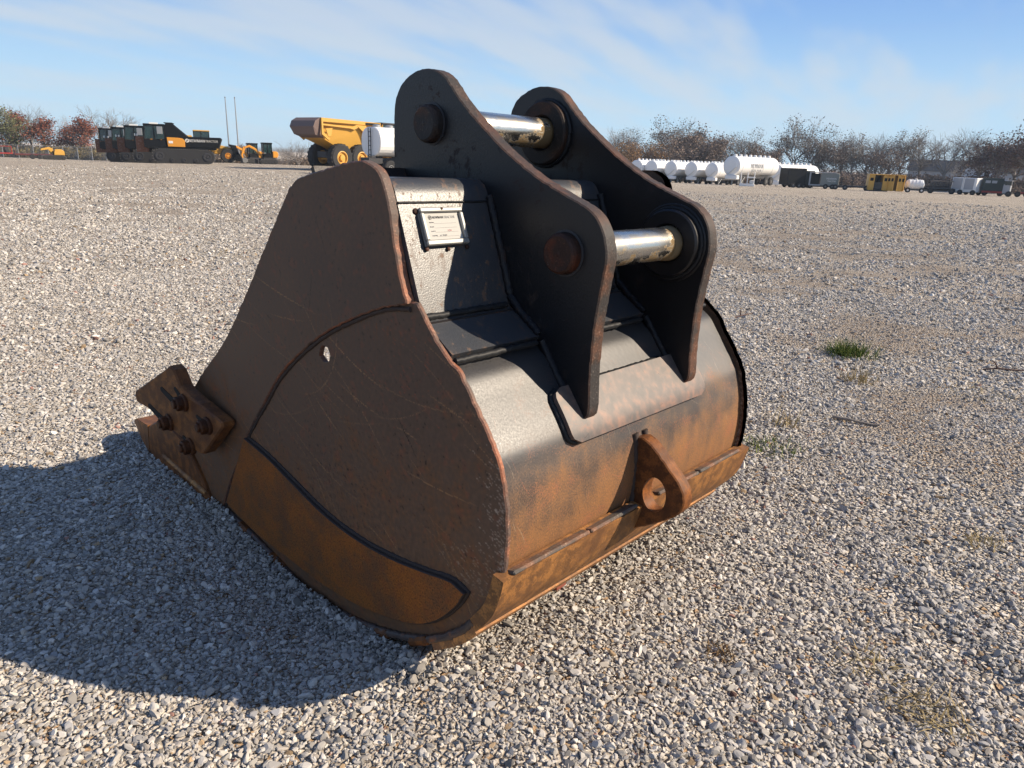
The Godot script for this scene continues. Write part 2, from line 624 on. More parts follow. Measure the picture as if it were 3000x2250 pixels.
	var ps := mat("pad_steel", Color(1, 1, 1), 0.5)
	ps.albedo_texture = tex(400, 200, Image.FORMAT_RGB8, col)
	# chromed pins with dried mud at one end
	w = 256
	h = 256
	n1 = grey(w, h, noise(0.025, 51, 4))
	n2 = grey(w, h, noise(0.15, 52, 3))
	col = PackedByteArray()
	rou = PackedByteArray()
	var met := PackedByteArray()
	col.resize(w * h * 3)
	rou.resize(w * h)
	met.resize(w * h)
	for y in h:
		for x in w:
			var i := y * w + x
			var a := n1[i] / 255.0
			var c := n2[i] / 255.0
			var under := sm(0.2, 0.9, 0.5 - 0.5 * cos(TAU * (float(x) / w - 0.27)))
			var mud := sm(0.52, 0.66, a * 0.55 + (c - 0.5) * 0.3 + sm(0.74, 0.92, float(y) / h) * 0.42 + under * 0.27)
			var k := Color(0.83, 0.82, 0.795).lerp(Color(0.6, 0.54, 0.44), sm(0.35, 0.8, a) * 0.45)
			put(col, i * 3, k.lerp(Color(0.45, 0.37, 0.25), mud))
			rou[i] = int((0.2 + 0.16 * a + 0.6 * mud) * 255)
			met[i] = int((1.0 - mud) * 255)
	var pin := mat("chromed_pin", Color(1, 1, 1), 1.0, 1.0)
	pin.albedo_texture = tex(w, h, Image.FORMAT_RGB8, col)
	pin.roughness_texture = tex(w, h, Image.FORMAT_L8, rou)
	pin.metallic_texture = tex(w, h, Image.FORMAT_L8, met)
	# gravel between and beyond the loose stones
	var g := 1024
	var cell := noise(0.085, 61, 1, FastNoiseLite.TYPE_CELLULAR)
	cell.cellular_return_type = FastNoiseLite.RETURN_CELL_VALUE
	cell.cellular_jitter = 1.0
	var tone := grey(g, g, cell)
	cell.cellular_return_type = FastNoiseLite.RETURN_DISTANCE2_SUB
	var edge := grey(g, g, cell)
	n3 = grey(g, g, noise(0.2, 62, 3))
	col = PackedByteArray()
	rou = PackedByteArray()
	col.resize(g * g * 3)
	rou.resize(g * g)
	for i in g * g:
		var t := tone[i] / 255.0
		var e := edge[i] / 255.0
		var c := n3[i] / 255.0
		var k := Color(0.68, 0.655, 0.62).lerp(Color(0.90, 0.87, 0.825), t)
		if t > 0.9:
			k = Color(0.68, 0.58, 0.47)
		k = Color(0.56, 0.52, 0.475).lerp(k, sm(0.04, 0.16, e)) * (0.9 + 0.2 * c)
		put(col, i * 3, k)
		rou[i] = int(clampf((0.25 + 0.75 * t) * sm(0.0, 0.4, e) + (c - 0.5) * 0.2, 0, 1) * 255)
	var gr := mat("gravel_ground", Color(1, 1, 1), 0.95, 0.0, 0.25)
	gr.albedo_texture = tex(g, g, Image.FORMAT_RGB8, col)
	gr.heightmap_enabled = true
	gr.heightmap_texture = tex(g, g, Image.FORMAT_L8, rou)
	gr.heightmap_scale = 4.0
	gr.vertex_color_use_as_albedo = true

func make_materials() -> void:
	make_textures()
	var stone := mat("limestone", Color(1, 1, 1), 0.9, 0.0, 0.3)
	stone.vertex_color_use_as_albedo = true
	var leaf := mat("leaves", Color(1, 1, 1), 0.9, 0.0, 0.2)
	leaf.vertex_color_use_as_albedo = true
	leaf.backlight_enabled = true
	leaf.backlight = Color(0.12, 0.09, 0.05)
	mat("bark", Color(0.215, 0.195, 0.18), 0.95)
	mat("pale_bark", Color(0.34, 0.31, 0.28), 0.95)
	mat("weld_bead", Color(0.017, 0.018, 0.02), 0.55, 0.0, 0.35)
	mat("rusty_weld", Color(0.05, 0.037, 0.032), 0.7, 0.0, 0.3)
	mat("yellow_paint", Color(0.58, 0.32, 0.055), 0.5)
	mat("shaded_liner", Color(0.15, 0.105, 0.095), 0.7)  # dark liner steel with its shade mixed into the colour
	mat("orange_paint", Color(0.68, 0.29, 0.03), 0.45)
	mat("black_paint", Color(0.008, 0.009, 0.011), 0.5, 0.0, 0.3)
	mat("dark_steel", Color(0.03, 0.03, 0.034), 0.6)
	mat("grey_steel", Color(0.17, 0.17, 0.17), 0.6)
	mat("galvanised", Color(0.34, 0.35, 0.36), 0.5, 0.6)
	mat("track_rubber", Color(0.13, 0.125, 0.12), 0.85)
	mat("rubber", Color(0.028, 0.028, 0.03), 0.9)
	mat("white_paint", Color(0.78, 0.78, 0.77), 0.4)
	mat("off_white", Color(0.62, 0.61, 0.58), 0.6)
	mat("red_paint", Color(0.28, 0.03, 0.025), 0.5)
	mat("maroon_paint", Color(0.1, 0.025, 0.025), 0.6)
	mat("blue_paint", Color(0.03, 0.1, 0.28), 0.4)
	mat("dark_green_paint", Color(0.03, 0.042, 0.04), 0.6)
	mat("grey_paint", Color(0.2, 0.215, 0.2), 0.6)
	mat("lens", Color(0.75, 0.75, 0.72), 0.2)
	mat("roof_sheet", Color(0.1, 0.105, 0.12), 0.6)
	mat("wall_sheet", Color(0.33, 0.34, 0.36), 0.7)
	mat("paper", Color(0.46, 0.45, 0.42), 0.9, 0.0, 0.2)
	mat("ink", Color(0.05, 0.05, 0.055), 0.9, 0.0, 0.2)
	mat("faint_ink", Color(0.22, 0.22, 0.23), 0.9, 0.0, 0.2)
	mat("red_ink", Color(0.4, 0.06, 0.08), 0.7)
	mat("shade_dark", Color(0.012, 0.011, 0.01), 0.9)  # near-black that paints in the shade of the cutter slots
	mat("bright_steel", Color(0.5, 0.5, 0.5), 0.35, 0.9)
	mat("dried_mud", Color(0.19, 0.14, 0.075), 0.95)
	mat("brick_red", Color(0.3, 0.09, 0.06), 0.9)
	mat("dry_stick", Color(0.23, 0.2, 0.17), 0.9)
	mat("twig_bark", Color(0.1, 0.06, 0.05), 0.9)
	var gl := mat("cab_glass", Color(0.02, 0.05, 0.05), 0.08)
	gl.transparency = BaseMaterial3D.TRANSPARENCY_ALPHA
	gl.albedo_color.a = 0.6
	mat("frame_steel", Color(0.25, 0.25, 0.24), 0.5, 0.3)

# ---------------------------------------------------------------- the bucket (local x = towards its back, y = up, z = -w)
const FLOOR_LINE := [0.842, 0.334, 0.797, 0.278, 0.692, 0.196, 0.577, 0.135, 0.406, 0.072, 0.215, 0.028, 0.0, 0.004, -0.162, 0.029, -0.362, 0.063, -0.644, 0.095]
const BACK_LINE := [0.597, 1.142, 0.631, 1.104, 0.671, 1.058, 0.716, 1.024, 0.766, 0.990, 0.804, 0.942, 0.841, 0.895, 0.878, 0.847, 0.903, 0.807, 0.917, 0.765, 0.930, 0.715, 0.938, 0.650, 0.940, 0.604, 0.936, 0.541, 0.926, 0.484, 0.905, 0.42, 0.876, 0.375]
const EAR_LINE := [0.061, 1.41, 0.061, 1.541, 0.064, 1.622, 0.074, 1.667, 0.097, 1.700, 0.139, 1.725, 0.179, 1.738, 0.219, 1.742, 0.262, 1.736, 0.303, 1.717, 0.335, 1.688, 0.375, 1.650, 0.421, 1.613, 0.470, 1.578, 0.530, 1.536, 0.600, 1.494, 0.665, 1.460, 0.73, 1.433, 0.79, 1.410, 0.84, 1.392, 0.871, 1.376]
const EAR_LINE_2 := [0.895, 1.352, 0.912, 1.321, 0.921, 1.287, 0.923, 1.254, 0.918, 1.22, 0.912, 1.175, 0.905, 1.12, 0.900, 1.05, 0.899, 0.98, 0.901, 0.92, 0.904, 0.872, 0.900, 0.842, 0.888, 0.829, 0.872, 0.838, 0.80, 0.925, 0.70, 1.01, 0.60, 1.08, 0.55, 1.15, 0.46, 1.41]
const PIN_U := Vector2(0.247, 1.588)
const PIN_L := Vector2(0.790, 1.267)
const WIDE := 1.28

func shell_path() -> PackedVector2Array:
	var f := [0.70, 1.042] + BACK_LINE.slice(6)
	f += FLOOR_LINE
	f += [-1.15, 0.165]
	var p := curve(pts(f), 0.012, false, 0.6)
	var o := PackedVector2Array()
	for i in p.size():
		var e := (p[mini(i + 1, p.size() - 1)] - p[maxi(i - 1, 0)]).normalized()
		o.append(p[i] + Vector2(e.y, -e.x) * 0.021)
	return o

# the far side stands a few degrees wider at the mouth than at the back
func splay(o: Node3D, far: bool) -> void:
	if far:
		var p := Vector3(0.94 * S, 0, -WIDE * S)
		var r := Basis(Vector3.UP, deg_to_rad(-7.0))
		o.transform = Transform3D(r, p - r * p)

func bucket() -> void:
	var B := thing("excavator_bucket", "large worn black and rusty steel excavator bucket lying on the gravel", "bucket")
	var bu := Vector3(0.7298, 0, 0.6837)
	var bw := Vector3(0.6833, -0.0068, -0.7300)
	B.transform = Transform3D(Basis(bu, Vector3(0.0046, 1, -0.005), -bw).orthonormalized(), Vector3(-0.748, -0.1125, -2.3155))
	var side: Material = M.painted_side_plate
	var rusty: Material = M.rusty_steel
	var dark: Material = M.dark_paint
	var shell := shell_path()
	# --- sides: an upper cheek plate, welded over a lower sheet, on both sides
	for far in [false, true]:
		var flip := func(w: float) -> float: return WIDE * S - w if far else w
		var a := st()
		var r := st()
		var up := pts([-0.755, 0.62, -0.595, 0.746, -0.464, 0.857, -0.309, 1.020, -0.198, 1.146, -0.082, 1.278, 0.018, 1.388, 0.042, 1.407, 0.072, 1.421, 0.216, 1.452, 0.347, 1.475, 0.392, 1.478, 0.429, 1.471, 0.464, 1.450, 0.486, 1.413, 0.504, 1.360, 0.523, 1.277, 0.548, 1.19, 0.571, 1.135])
		up += pts([0.477, 1.112, 0.359, 1.068, 0.183, 0.987, 0.019, 0.884, -0.121, 0.772, -0.22, 0.665, -0.378, 0.488, -0.466, 0.358, -0.560, 0.226, -0.640, 0.095, -0.90, 0.12, -1.13, 0.17, -1.13, 0.24])
		plate(a, r, curve(up, 0.012, true, 0.7, 0.0012), flip.call(0.0), flip.call(0.032), 0.004)
		splay(build("cheek_plate", [a, side, r, M.cheek_edge], B), far)
		a = st()
		r = st()
		var low := pts(BACK_LINE + FLOOR_LINE) + pts([-0.56, 0.24, -0.466, 0.378, -0.37, 0.52, -0.2, 0.70, -0.1, 0.81, 0.03, 0.91, 0.19, 1.02, 0.359, 1.095, 0.48, 1.135])
		var hole := PackedVector2Array()
		for e in [[0.0, 0.024], [1.0, 0.026], [2.0, 0.024], [2.9, 0.02], [3.6, 0.026], [4.5, 0.026], [5.4, 0.026]]:
			hole.append(Vector2(0.158, 0.917) * S + Vector2(cos(e[0]) * 1.35, sin(e[0]) * 1.1) * e[1] * 1.05)
		hole = curve(hole, 0.01)
		plate(a, r, curve(low, 0.012, true, 0.7, 0.0012), flip.call(0.013), flip.call(0.03), 0.004, hole)
		splay(build("side_sheet", [a, side, r, M.cheek_edge], B), far)
		# weld between the two, and the weld where the cheek meets the shell
		a = st()
		var line := pts([0.575, 1.122, 0.477, 1.106, 0.359, 1.062, 0.183, 0.981, 0.019, 0.878, -0.121, 0.766, -0.214, 0.665, -0.372, 0.492, -0.460, 0.358, -0.554, 0.226, -0.635, 0.092])
		var w3 := []
		for p in curve(line, 0.03, false):
			w3.append(uvw(p, flip.call(0.013)))
		weld(a, w3, 0.008)
		splay(build("weld_seam", [a, M.rusty_weld], B), far)
		# wear plate low on the side, with the weld all round it
		a = st()
		r = st()
		var wear := pts([-0.385, 0.483, -0.23, 0.462, -0.071, 0.425, 0.138, 0.378, 0.328, 0.364, 0.499, 0.375, 0.654, 0.401, 0.762, 0.422, 0.813, 0.410, 0.788, 0.364, 0.706, 0.273, 0.616, 0.212, 0.495, 0.168, 0.317, 0.126, 0.117, 0.105, -0.105, 0.104, -0.317, 0.106, -0.490, 0.127, -0.585, 0.146])
		var ring := curve(wear, 0.03, true, 0.8)
		plate(a, r, ring, flip.call(-0.008), flip.call(0.014), 0.003)
		splay(build("side_wear_plate", [a, M.wear_plate_rust, r, M.rusty_weld], B), far)
		a = st()
		w3 = []
		for p in ring:
			w3.append(uvw(p, flip.call(0.012)))
		w3.append(w3[0])
		weld(a, w3, 0.008)
		splay(build("weld_seam", [a, M.rusty_weld], B), far)
		# the ragged lower edge: a heavy weld and the ends of the floor's wear strips
		a = st()
		w3 = []
		for p in curve(pts(FLOOR_LINE), 0.03, false):
			w3.append(uvw(p + Vector2(0, 0.006), flip.call(0.006)))
		weld(a, w3, 0.014, 7)
		splay(build("floor_weld", [a, M.floor_bead], B), far)
		for e in [[-0.46, 0.080, 0.05, -8], [-0.21, 0.042, 0.075, -9], [0.02, 0.012, 0.075, 3], [0.25, 0.036, 0.07, 13], [0.44, 0.084, 0.06, 19], [0.62, 0.155, 0.07, 31]]:
			a = st()
			box(a, uvw(Vector2(e[0], e[1]) * S, flip.call(0.03)), Vector3(e[2] * 1.5, 0.028, 0.085), Basis(Vector3(0, 0, 1), deg_to_rad(e[3])), 0.009)
			splay(build("floor_strip_end", [a, M.wear_rust], B), far)
	# --- the back: shell, step plate, panel, bent top lip, inner skin
	var a := st()
	sheet(a, shell, 0.028, WIDE * S - 0.028, 0.02, true)
	build("back_shell", [a, M.worn_back_shell], B)
	a = st()
	sheet(a, pts([0.590, 1.108, 0.715, 1.030]), 0.03, WIDE * S - 0.03, 0.022)
	build("step_plate", [a, M.panel_paint], B)
	a = st()
	sheet(a, pts([0.492, 1.404, 0.606, 1.092]), 0.03, WIDE * S + 0.02, 0.02)
	build("back_panel", [a, M.panel_paint], B)
	a = st()
	sheet(a, curve(pts([0.12, 1.432, 0.30, 1.436, 0.440, 1.4395, 0.463, 1.436, 0.480, 1.424, 0.491, 1.407, 0.5005, 1.383]), 0.012, false, 0.6), 0.031, WIDE * S + 0.035, 0.012)
	build("top_lip", [a, M.panel_paint], B)
	a = st()
	sheet(a, curve(pts([0.62, 1.075, 0.45, 1.10, 0.28, 1.20, 0.16, 1.34, 0.10, 1.45]), 0.04, false, 0.6), 0.03, WIDE * S + 0.05, 0.018)
	build("inner_skin", [a, dark], B)
	var wl := st()
	weld(wl, [uvw(Vector2(0.502, 1.381) * S, 0.03), uvw(Vector2(0.502, 1.381) * S, WIDE * S - 0.03)], 0.0035)
	build("lip_weld", [wl, M.weld_bead], B)
	for e in [[0.607, 1.104, 0.010], [0.726, 1.016, 0.010]]:
		for span in [[0.03, 0.355], [0.425, 0.905], [0.975, WIDE * S - 0.03]]:
			a = st()
			weld(a, [uvw(Vector2(e[0], e[1]) * S, span[0]), uvw(Vector2(e[0], e[1]) * S, span[1])], e[2])
			build("cross_weld", [a, M.weld_bead], B)
	# --- wear pad under the ears: a curved plate with round corners
	var t0 := 0.0
	var arc := [0.0]
	for i in range(1, shell.size()):
		arc.append(arc[i - 1] + shell[i].distance_to(shell[i - 1]))
	var at := func(t: float, lift: float) -> Vector2:
		var i := 1
		while i < shell.size() - 1 and arc[i] < t:
			i += 1
		var e := (shell[i] - shell[i - 1]).normalized()
		return shell[i - 1] + e * (t - arc[i - 1]) + Vector2(-e.y, e.x) * lift
	for i in shell.size():
		if shell[i].y < 0.905 * S:
			t0 = arc[i]
			break
	a = st()
	var padw := [0.285 * S, 0.985 * S]
	var long := 0.152 * S
	var rc := 0.035
	var rows := []
	for k in 13:
		var t := long * k / 12.0
		var d := minf(t, long - t)
		var cut := rc - sqrt(maxf(0.0, rc * rc - pow(maxf(0.0, rc - d), 2.0)))
		rows.append([t, padw[0] + cut, padw[1] - cut])
	for k in 12:
		var p0: Vector2 = at.call(t0 + rows[k][0], 0.024)
		var p1: Vector2 = at.call(t0 + rows[k + 1][0], 0.024)
		var b0: Vector2 = at.call(t0 + rows[k][0], -0.002)
		var b1: Vector2 = at.call(t0 + rows[k + 1][0], -0.002)
		var n := Vector3((p0 - b0).x, (p0 - b0).y, 0).normalized()
		var uv := []
		for e in [[rows[k], 1], [rows[k], 2], [rows[k + 1], 2], [rows[k + 1], 1]]:
			uv.append(Vector2((e[0][e[1]] - padw[0]) / 0.76, e[0][0] / 0.38 + 0.3))
		var n1 := Vector3((p1 - b1).x, (p1 - b1).y, 0).normalized()
		var four := [[uvw(p0, rows[k][1]), n], [uvw(p0, rows[k][2]), n], [uvw(p1, rows[k + 1][2]), n1], [uvw(p1, rows[k + 1][1]), n1]]
		for v in [0, 1, 2, 0, 2, 3]:
			a.set_normal(four[v][1])
			a.set_uv(uv[v])
			a.add_vertex(four[v][0])
		for q in [1, 2]:
			face(a, [uvw(p0, rows[k][q]), uvw(p1, rows[k + 1][q]), uvw(b1, rows[k + 1][q]), uvw(b0, rows[k][q])], Vector3(0, 0, 1 if q == 1 else -1), uv)
		if k == 0 or k == 11:
			var pe: Vector2 = p0 if k == 0 else p1
			var be: Vector2 = b0 if k == 0 else b1
			var re = rows[0] if k == 0 else rows[12]
			face(a, [uvw(pe, re[1]), uvw(pe, re[2]), uvw(be, re[2]), uvw(be, re[1])], Vector3(-n.y, n.x, 0) if k == 0 else Vector3(n.y, -n.x, 0), uv)
	build("wear_pad", [a, M.pad_paint], B)
	a = st()
	var loop := []
	for k in 13:
		loop.append(uvw(at.call(t0 + rows[k][0], 0.003), rows[k][1] - 0.004))
	weld(a, loop, 0.009)
	build("pad_weld", [a, M.weld_bead], B)
	a = st()
	weld(a, [uvw(at.call(t0 + long, 0.003), padw[0] + 0.03), uvw(at.call(t0 + long, 0.003), padw[1] - 0.03)], 0.007)
	build("pad_weld", [a, M.rusty_weld], B)
	a = st()
	weld(a, [uvw(at.call(t0, 0.004), 0.43), uvw(at.call(t0, 0.004), 0.9)], 0.011)
	build("pad_weld", [a, M.weld_bead], B)
	# --- ears, their bosses, the two pins
	for far in [false, true]:
		a = st()
		var r := st()
		var w0 := (0.872 if far else 0.352) * S
		plate(a, r, curve(pts(EAR_LINE + EAR_LINE_2), 0.010, true, 0.75, 0.0007), w0, w0 + 0.05, 0.004)
		build("hinge_ear", [a, M.ear_paint, r, M.ear_edge], B)
		for e in [[PIN_U, 0.106], [PIN_L, 0.104]]:
			a = st()
			var c: Vector2 = e[0] * S
			var out := -1.0 if far else 1.0    # bosses sit on the inner faces
			var from := w0 if far else w0 + 0.05
			lathe(a, uvw(c, from), Vector3(0, 0, -out), [Vector2(e[1] * S, 0), Vector2(e[1] * S, 0.026), Vector2(e[1] * S - 0.006, 0.032), Vector2(0.066, 0.032), Vector2(0.060, 0.026), Vector2(0.060, -0.01)], 40)
			build("pin_boss", [a, M.ear_paint if e[0] == PIN_L else M.boss_rust], B)
			if e[0] == PIN_L:
				a = st()
				lathe(a, uvw(c, from), Vector3(0, 0, -out), [Vector2(0.121 * S, -0.004), Vector2(0.121 * S, 0.004), Vector2(0.118 * S, 0.006), Vector2(0.1 * S, 0.006)], 40)
				build("boss_ring", [a, M.ear_paint], B)
			a = st()
			var bead := []
			for p in circle(c, e[1] * S + 0.003, 36):
				bead.append(uvw(p, from + 0.004 * out))
			bead.append(bead[0])
			weld(a, bead, 0.008)
			build("boss_weld", [a, M.weld_bead], B)
		# weld beads along the foot of the ear, both faces
		for s in [-1.0, 1.0]:
			var w := w0 + 0.001 if s < 0 else w0 + 0.049
			for seg in [[0.50, 1.395, 0.565, 1.22, 0.598, 1.128], [0.598, 1.124, 0.64, 1.088, 0.715, 1.036], [0.722, 1.018, 0.765, 0.962, 0.80, 0.918, 0.84, 0.868, 0.876, 0.830]]:
				a = st()
				var l3 := []
				for p in pts(seg):
					l3.append(uvw(p, w))
				weld(a, l3, 0.017)
				build("ear_weld", [a, M.ear_bead], B)
	for e in [[PIN_U, "upper"], [PIN_L, "lower"]]:
		var c: Vector2 = e[0] * S
		a = st()
		var k := []
		var rr := []
		for i in 9:
			k.append(uvw(c, lerpf(0.40, 0.95, i / 8.0)))
			rr.append(0.0535)
		tube(a, k, rr, 40)
		var pin := build("pivot_pin", [a, M.chromed_pin], B)
		for far in [false, true]:
			a = st()
			var ww := (0.925 * S + 0.048) if far else 0.352 * S - 0.036
			lathe(a, uvw(c, ww), Vector3(0, 0, -1 if far else 1), [Vector2(0, 0.0), Vector2(0.008, -0.002), Vector2(0.049, -0.001), Vector2(0.055, -0.006), Vector2(0.058, -0.014), Vector2(0.058, -0.07)], 36)
			build("pin_head", [a, M.pin_head if e[1] == "upper" else M.rusty_head], pin)
		if e[1] == "lower":
			a = st()
			var mk := []
			var mr := []
			for i in 15:
				mk.append(uvw(c, lerpf(0.815, 0.892, i / 14.0) * S))
				mr.append(0.0545 + 0.006 * sin(PI * i / 14.0) * rng.randf_range(0.3, 1.0))
			tube(a, mk, mr, 30)
			build("mud_collar", [a, M.dried_mud], pin)
		a = st()
		lathe(a, uvw(c, 0.352 * S), Vector3(0, 0, 1), [Vector2(0.066, -0.001), Vector2(0.066, 0.0022), Vector2(0.060, 0.0026), Vector2(0.058, 0.001)], 36)
		build("bushing", [a, M.dark_steel], pin)
	# --- heel: wear strip, its broken weld strips, the lower strip
	var heel := PackedVector2Array()
	var lowstrip := PackedVector2Array()
	for i in shell.size():
		if shell[i].x > 0 and shell[i].y < 0.53 * S and shell[i].y > 0.355 * S:
			heel.append(at.call(arc[i], 0.046))
		if shell[i].x > 0 and shell[i].y < 0.345 * S and shell[i].y > 0.20 * S:
			lowstrip.append(at.call(arc[i], 0.05))
	a = st()
	sheet(a, heel, -0.012, WIDE * S + 0.012, 0.04)
	build("heel_strip", [a, M.heel_rust], B)
	a = st()
	sheet(a, lowstrip, 0.0, WIDE * S, 0.03)
	build("heel_floor_strip", [a, M.dusty_weld], B)
	var top := heel[0]
	for span in [[0.03, 0.36], [0.366, 0.61], [0.735, 1.0], [1.008, 1.31]]:
		a = st()
		var l3 := []
		box(a, uvw(top + Vector2(-0.018, 0.003), (span[0] + span[1]) * 0.5), Vector3(0.036, 0.012, span[1] - span[0]), Basis.from_euler(Vector3(rng.randfn() * 0.006, 0, 0.3)), 0.004)
		build("heel_weld", [a, M.heel_ledge], B)
	a = st()
	weld(a, [uvw(heel[-1] + Vector2(-0.02, -0.008), 0.0), uvw(heel[-1] + Vector2(-0.02, -0.008), WIDE * S)], 0.009)
	build("heel_weld", [a, M.dusty_weld], B)
	# --- towing lug on the shell
	a = st()
	var r := st()
	var lug := pts([0.90, 0.72, 0.932, 0.728, 0.962, 0.718, 0.993, 0.694, 1.024, 0.667, 1.056, 0.640, 1.080, 0.612, 1.091, 0.580, 1.083, 0.545, 1.054, 0.512, 0.989, 0.465, 0.93, 0.43, 0.88, 0.42, 0.90, 0.52, 0.905, 0.62])
	plate(a, r, curve(lug, 0.012, true, 0.7, 0.0008), 0.587 * S, 0.587 * S + 0.052, 0.004, circle(Vector2(0.992, 0.566) * S, 0.040 * S, 26, 0.055 * S))
	build("towing_lug", [a, M.lug_rust, r, M.wear_rust], B)
	a = st()
	for s in [0.0, 0.052]:
		weld(a, [uvw(Vector2(0.905, 0.735) * S, 0.587 * S + s), uvw(Vector2(0.914, 0.66) * S, 0.587 * S + s), uvw(Vector2(0.914, 0.56) * S, 0.587 * S + s), uvw(Vector2(0.92, 0.44) * S, 0.587 * S + s)], 0.013)
	build("lug_weld", [a, M.rusty_weld], B)
	bucket_front(B)
	plaque(B)

func bucket_front(B: Node3D) -> void:
	# the cutting lip across the mouth
	var a := st()
	var r := st()
	plate(a, r, pts([-0.60, 0.092, -0.60, 0.14, -1.13, 0.232, -1.30, 0.238, -1.31, 0.222, -1.13, 0.178]), 0.034, WIDE * S - 0.034, 0.004)
	build("cutting_lip", [a, M.wear_rust, r, M.wear_rust], B)
	# five teeth on adapters
	for k in 5:
		var c := lerpf(0.055, WIDE - 0.055, k / 4.0) * S
		a = st()
		r = st()
		plate(a, r, curve(pts([-1.337, 0.252, -1.24, 0.30, -1.08, 0.33, -0.92, 0.30, -0.80, 0.20, -0.74, 0.135, -0.72, 0.098, -0.78, 0.055, -0.88, 0.052, -1.27, 0.096, -1.355, 0.125]), 0.03, true, 0.9), c - 0.078, c + 0.078, 0.008)
		var ad := build("tooth_adapter", [a, M.wear_rust, r, M.wear_rust], B)
		a = st()
		weld(a, [uvw(Vector2(-1.16, 0.165) * S, c - 0.08), uvw(Vector2(-0.95, 0.148) * S, c - 0.08), uvw(Vector2(-0.74, 0.133) * S, c - 0.08)], 0.013)
		build("adapter_weld", [a, M.dusty_weld], ad)
		a = st()
		tooth_shape(a, c)
		build("tooth", [a, M.tooth_rust], ad)
	# bolted side cutters
	for far in [false, true]:
		var sg := -1.0 if far else 1.0
		var base := WIDE * S if far else 0.0
		var P := func(u: float, v: float, w: float) -> Vector3: return Vector3(u * S, v * S, -(base + w * S * sg))
		var slab_w := func(u: float) -> float: return -0.055 + 0.126 * (u + 0.43)
		var o := Vector3(0, 0, sg)
		var flat := curve(pts([-0.772, 0.687, -1.07, 0.519, -1.078, 0.495, -1.068, 0.467, -0.974, 0.46, -0.615, 0.365, -0.59, 0.372, -0.441, 0.52, -0.443, 0.537, -0.483, 0.549, -0.658, 0.595, -0.71, 0.62, -0.745, 0.675]), 0.025, true, 0.8, 0.0008)
		if area2(flat) < 0.0:
			flat.reverse()
		var rims := inset(flat, 0.006)
		a = st()
		var tri := Geometry2D.triangulate_polygon(rims)
		var lay := func(p: Vector2, deep: float) -> Vector3: return Vector3(p.x, p.y, -(base + (slab_w.call(p.x / S) + deep) * S * sg))
		for i in range(0, tri.size(), 3):
			face(a, [lay.call(rims[tri[i]], 0.0), lay.call(rims[tri[i + 1]], 0.0), lay.call(rims[tri[i + 2]], 0.0)], o)
			face(a, [lay.call(rims[tri[i]], 0.052), lay.call(rims[tri[i + 1]], 0.052), lay.call(rims[tri[i + 2]], 0.052)], -o)
		for i in flat.size():
			var j := (i + 1) % flat.size()
			var en := (flat[j] - flat[i]).normalized()
			var out := Vector3(en.y, -en.x, 0)
			face(a, [lay.call(rims[i], 0.0), lay.call(rims[j], 0.0), lay.call(flat[j], 0.006), lay.call(flat[i], 0.006)], out + o)
			face(a, [lay.call(flat[i], 0.006), lay.call(flat[j], 0.006), lay.call(flat[j], 0.046), lay.call(flat[i], 0.046)], out)
			face(a, [lay.call(flat[i], 0.046), lay.call(flat[j], 0.046), lay.call(rims[j], 0.052), lay.call(rims[i], 0.052)], out - o)
		var cut := build("side_cutter", [a, M.cutter_rust], B)
		splay(cut, far)
		for e in [[-0.694, 0.556], [-0.821, 0.443], [-0.541, 0.501], [-0.678, 0.38]]:
			a = st()
			var c: Vector3 = P.call(e[0], e[1], slab_w.call(e[0]))
			lathe(a, c, o, [Vector2(0.038, -0.01), Vector2(0.038, 0.006), Vector2(0.034, 0.009), Vector2(0.0, 0.008)], 20)
			lathe(a, c, o, [Vector2(0.031, 0.006), Vector2(0.031, 0.032), Vector2(0.026, 0.038), Vector2(0.015, 0.032)], 6)
			lathe(a, c, o, [Vector2(0.018, 0.024), Vector2(0.018, 0.044), Vector2(0.014, 0.047), Vector2(0.0, 0.047)], 14)
			build("bolt", [a, M.bolt_rust], cut)
		for e in [[-0.846, 0.575, -0.752, 0.539, 0.018], [-0.745, 0.60, -0.715, 0.575, 0.014], [-0.96, 0.478, -0.878, 0.447, 0.018], [-0.607, 0.521, -0.58, 0.512, 0.012], [-0.72, 0.405, -0.70, 0.395, 0.015]]:  # thin raised pads, coloured dark as the shade in slots that are not cut
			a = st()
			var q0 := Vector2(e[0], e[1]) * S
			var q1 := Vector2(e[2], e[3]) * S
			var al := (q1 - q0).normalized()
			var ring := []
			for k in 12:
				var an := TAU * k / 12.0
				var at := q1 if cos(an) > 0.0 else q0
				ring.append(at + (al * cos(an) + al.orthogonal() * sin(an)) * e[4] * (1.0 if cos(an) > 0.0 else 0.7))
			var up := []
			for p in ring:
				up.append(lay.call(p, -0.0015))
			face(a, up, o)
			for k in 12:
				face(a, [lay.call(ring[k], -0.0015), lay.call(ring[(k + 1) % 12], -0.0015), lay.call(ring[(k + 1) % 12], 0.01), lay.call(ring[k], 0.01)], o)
			build("bolt_slot", [a, M.shade_dark], cut)

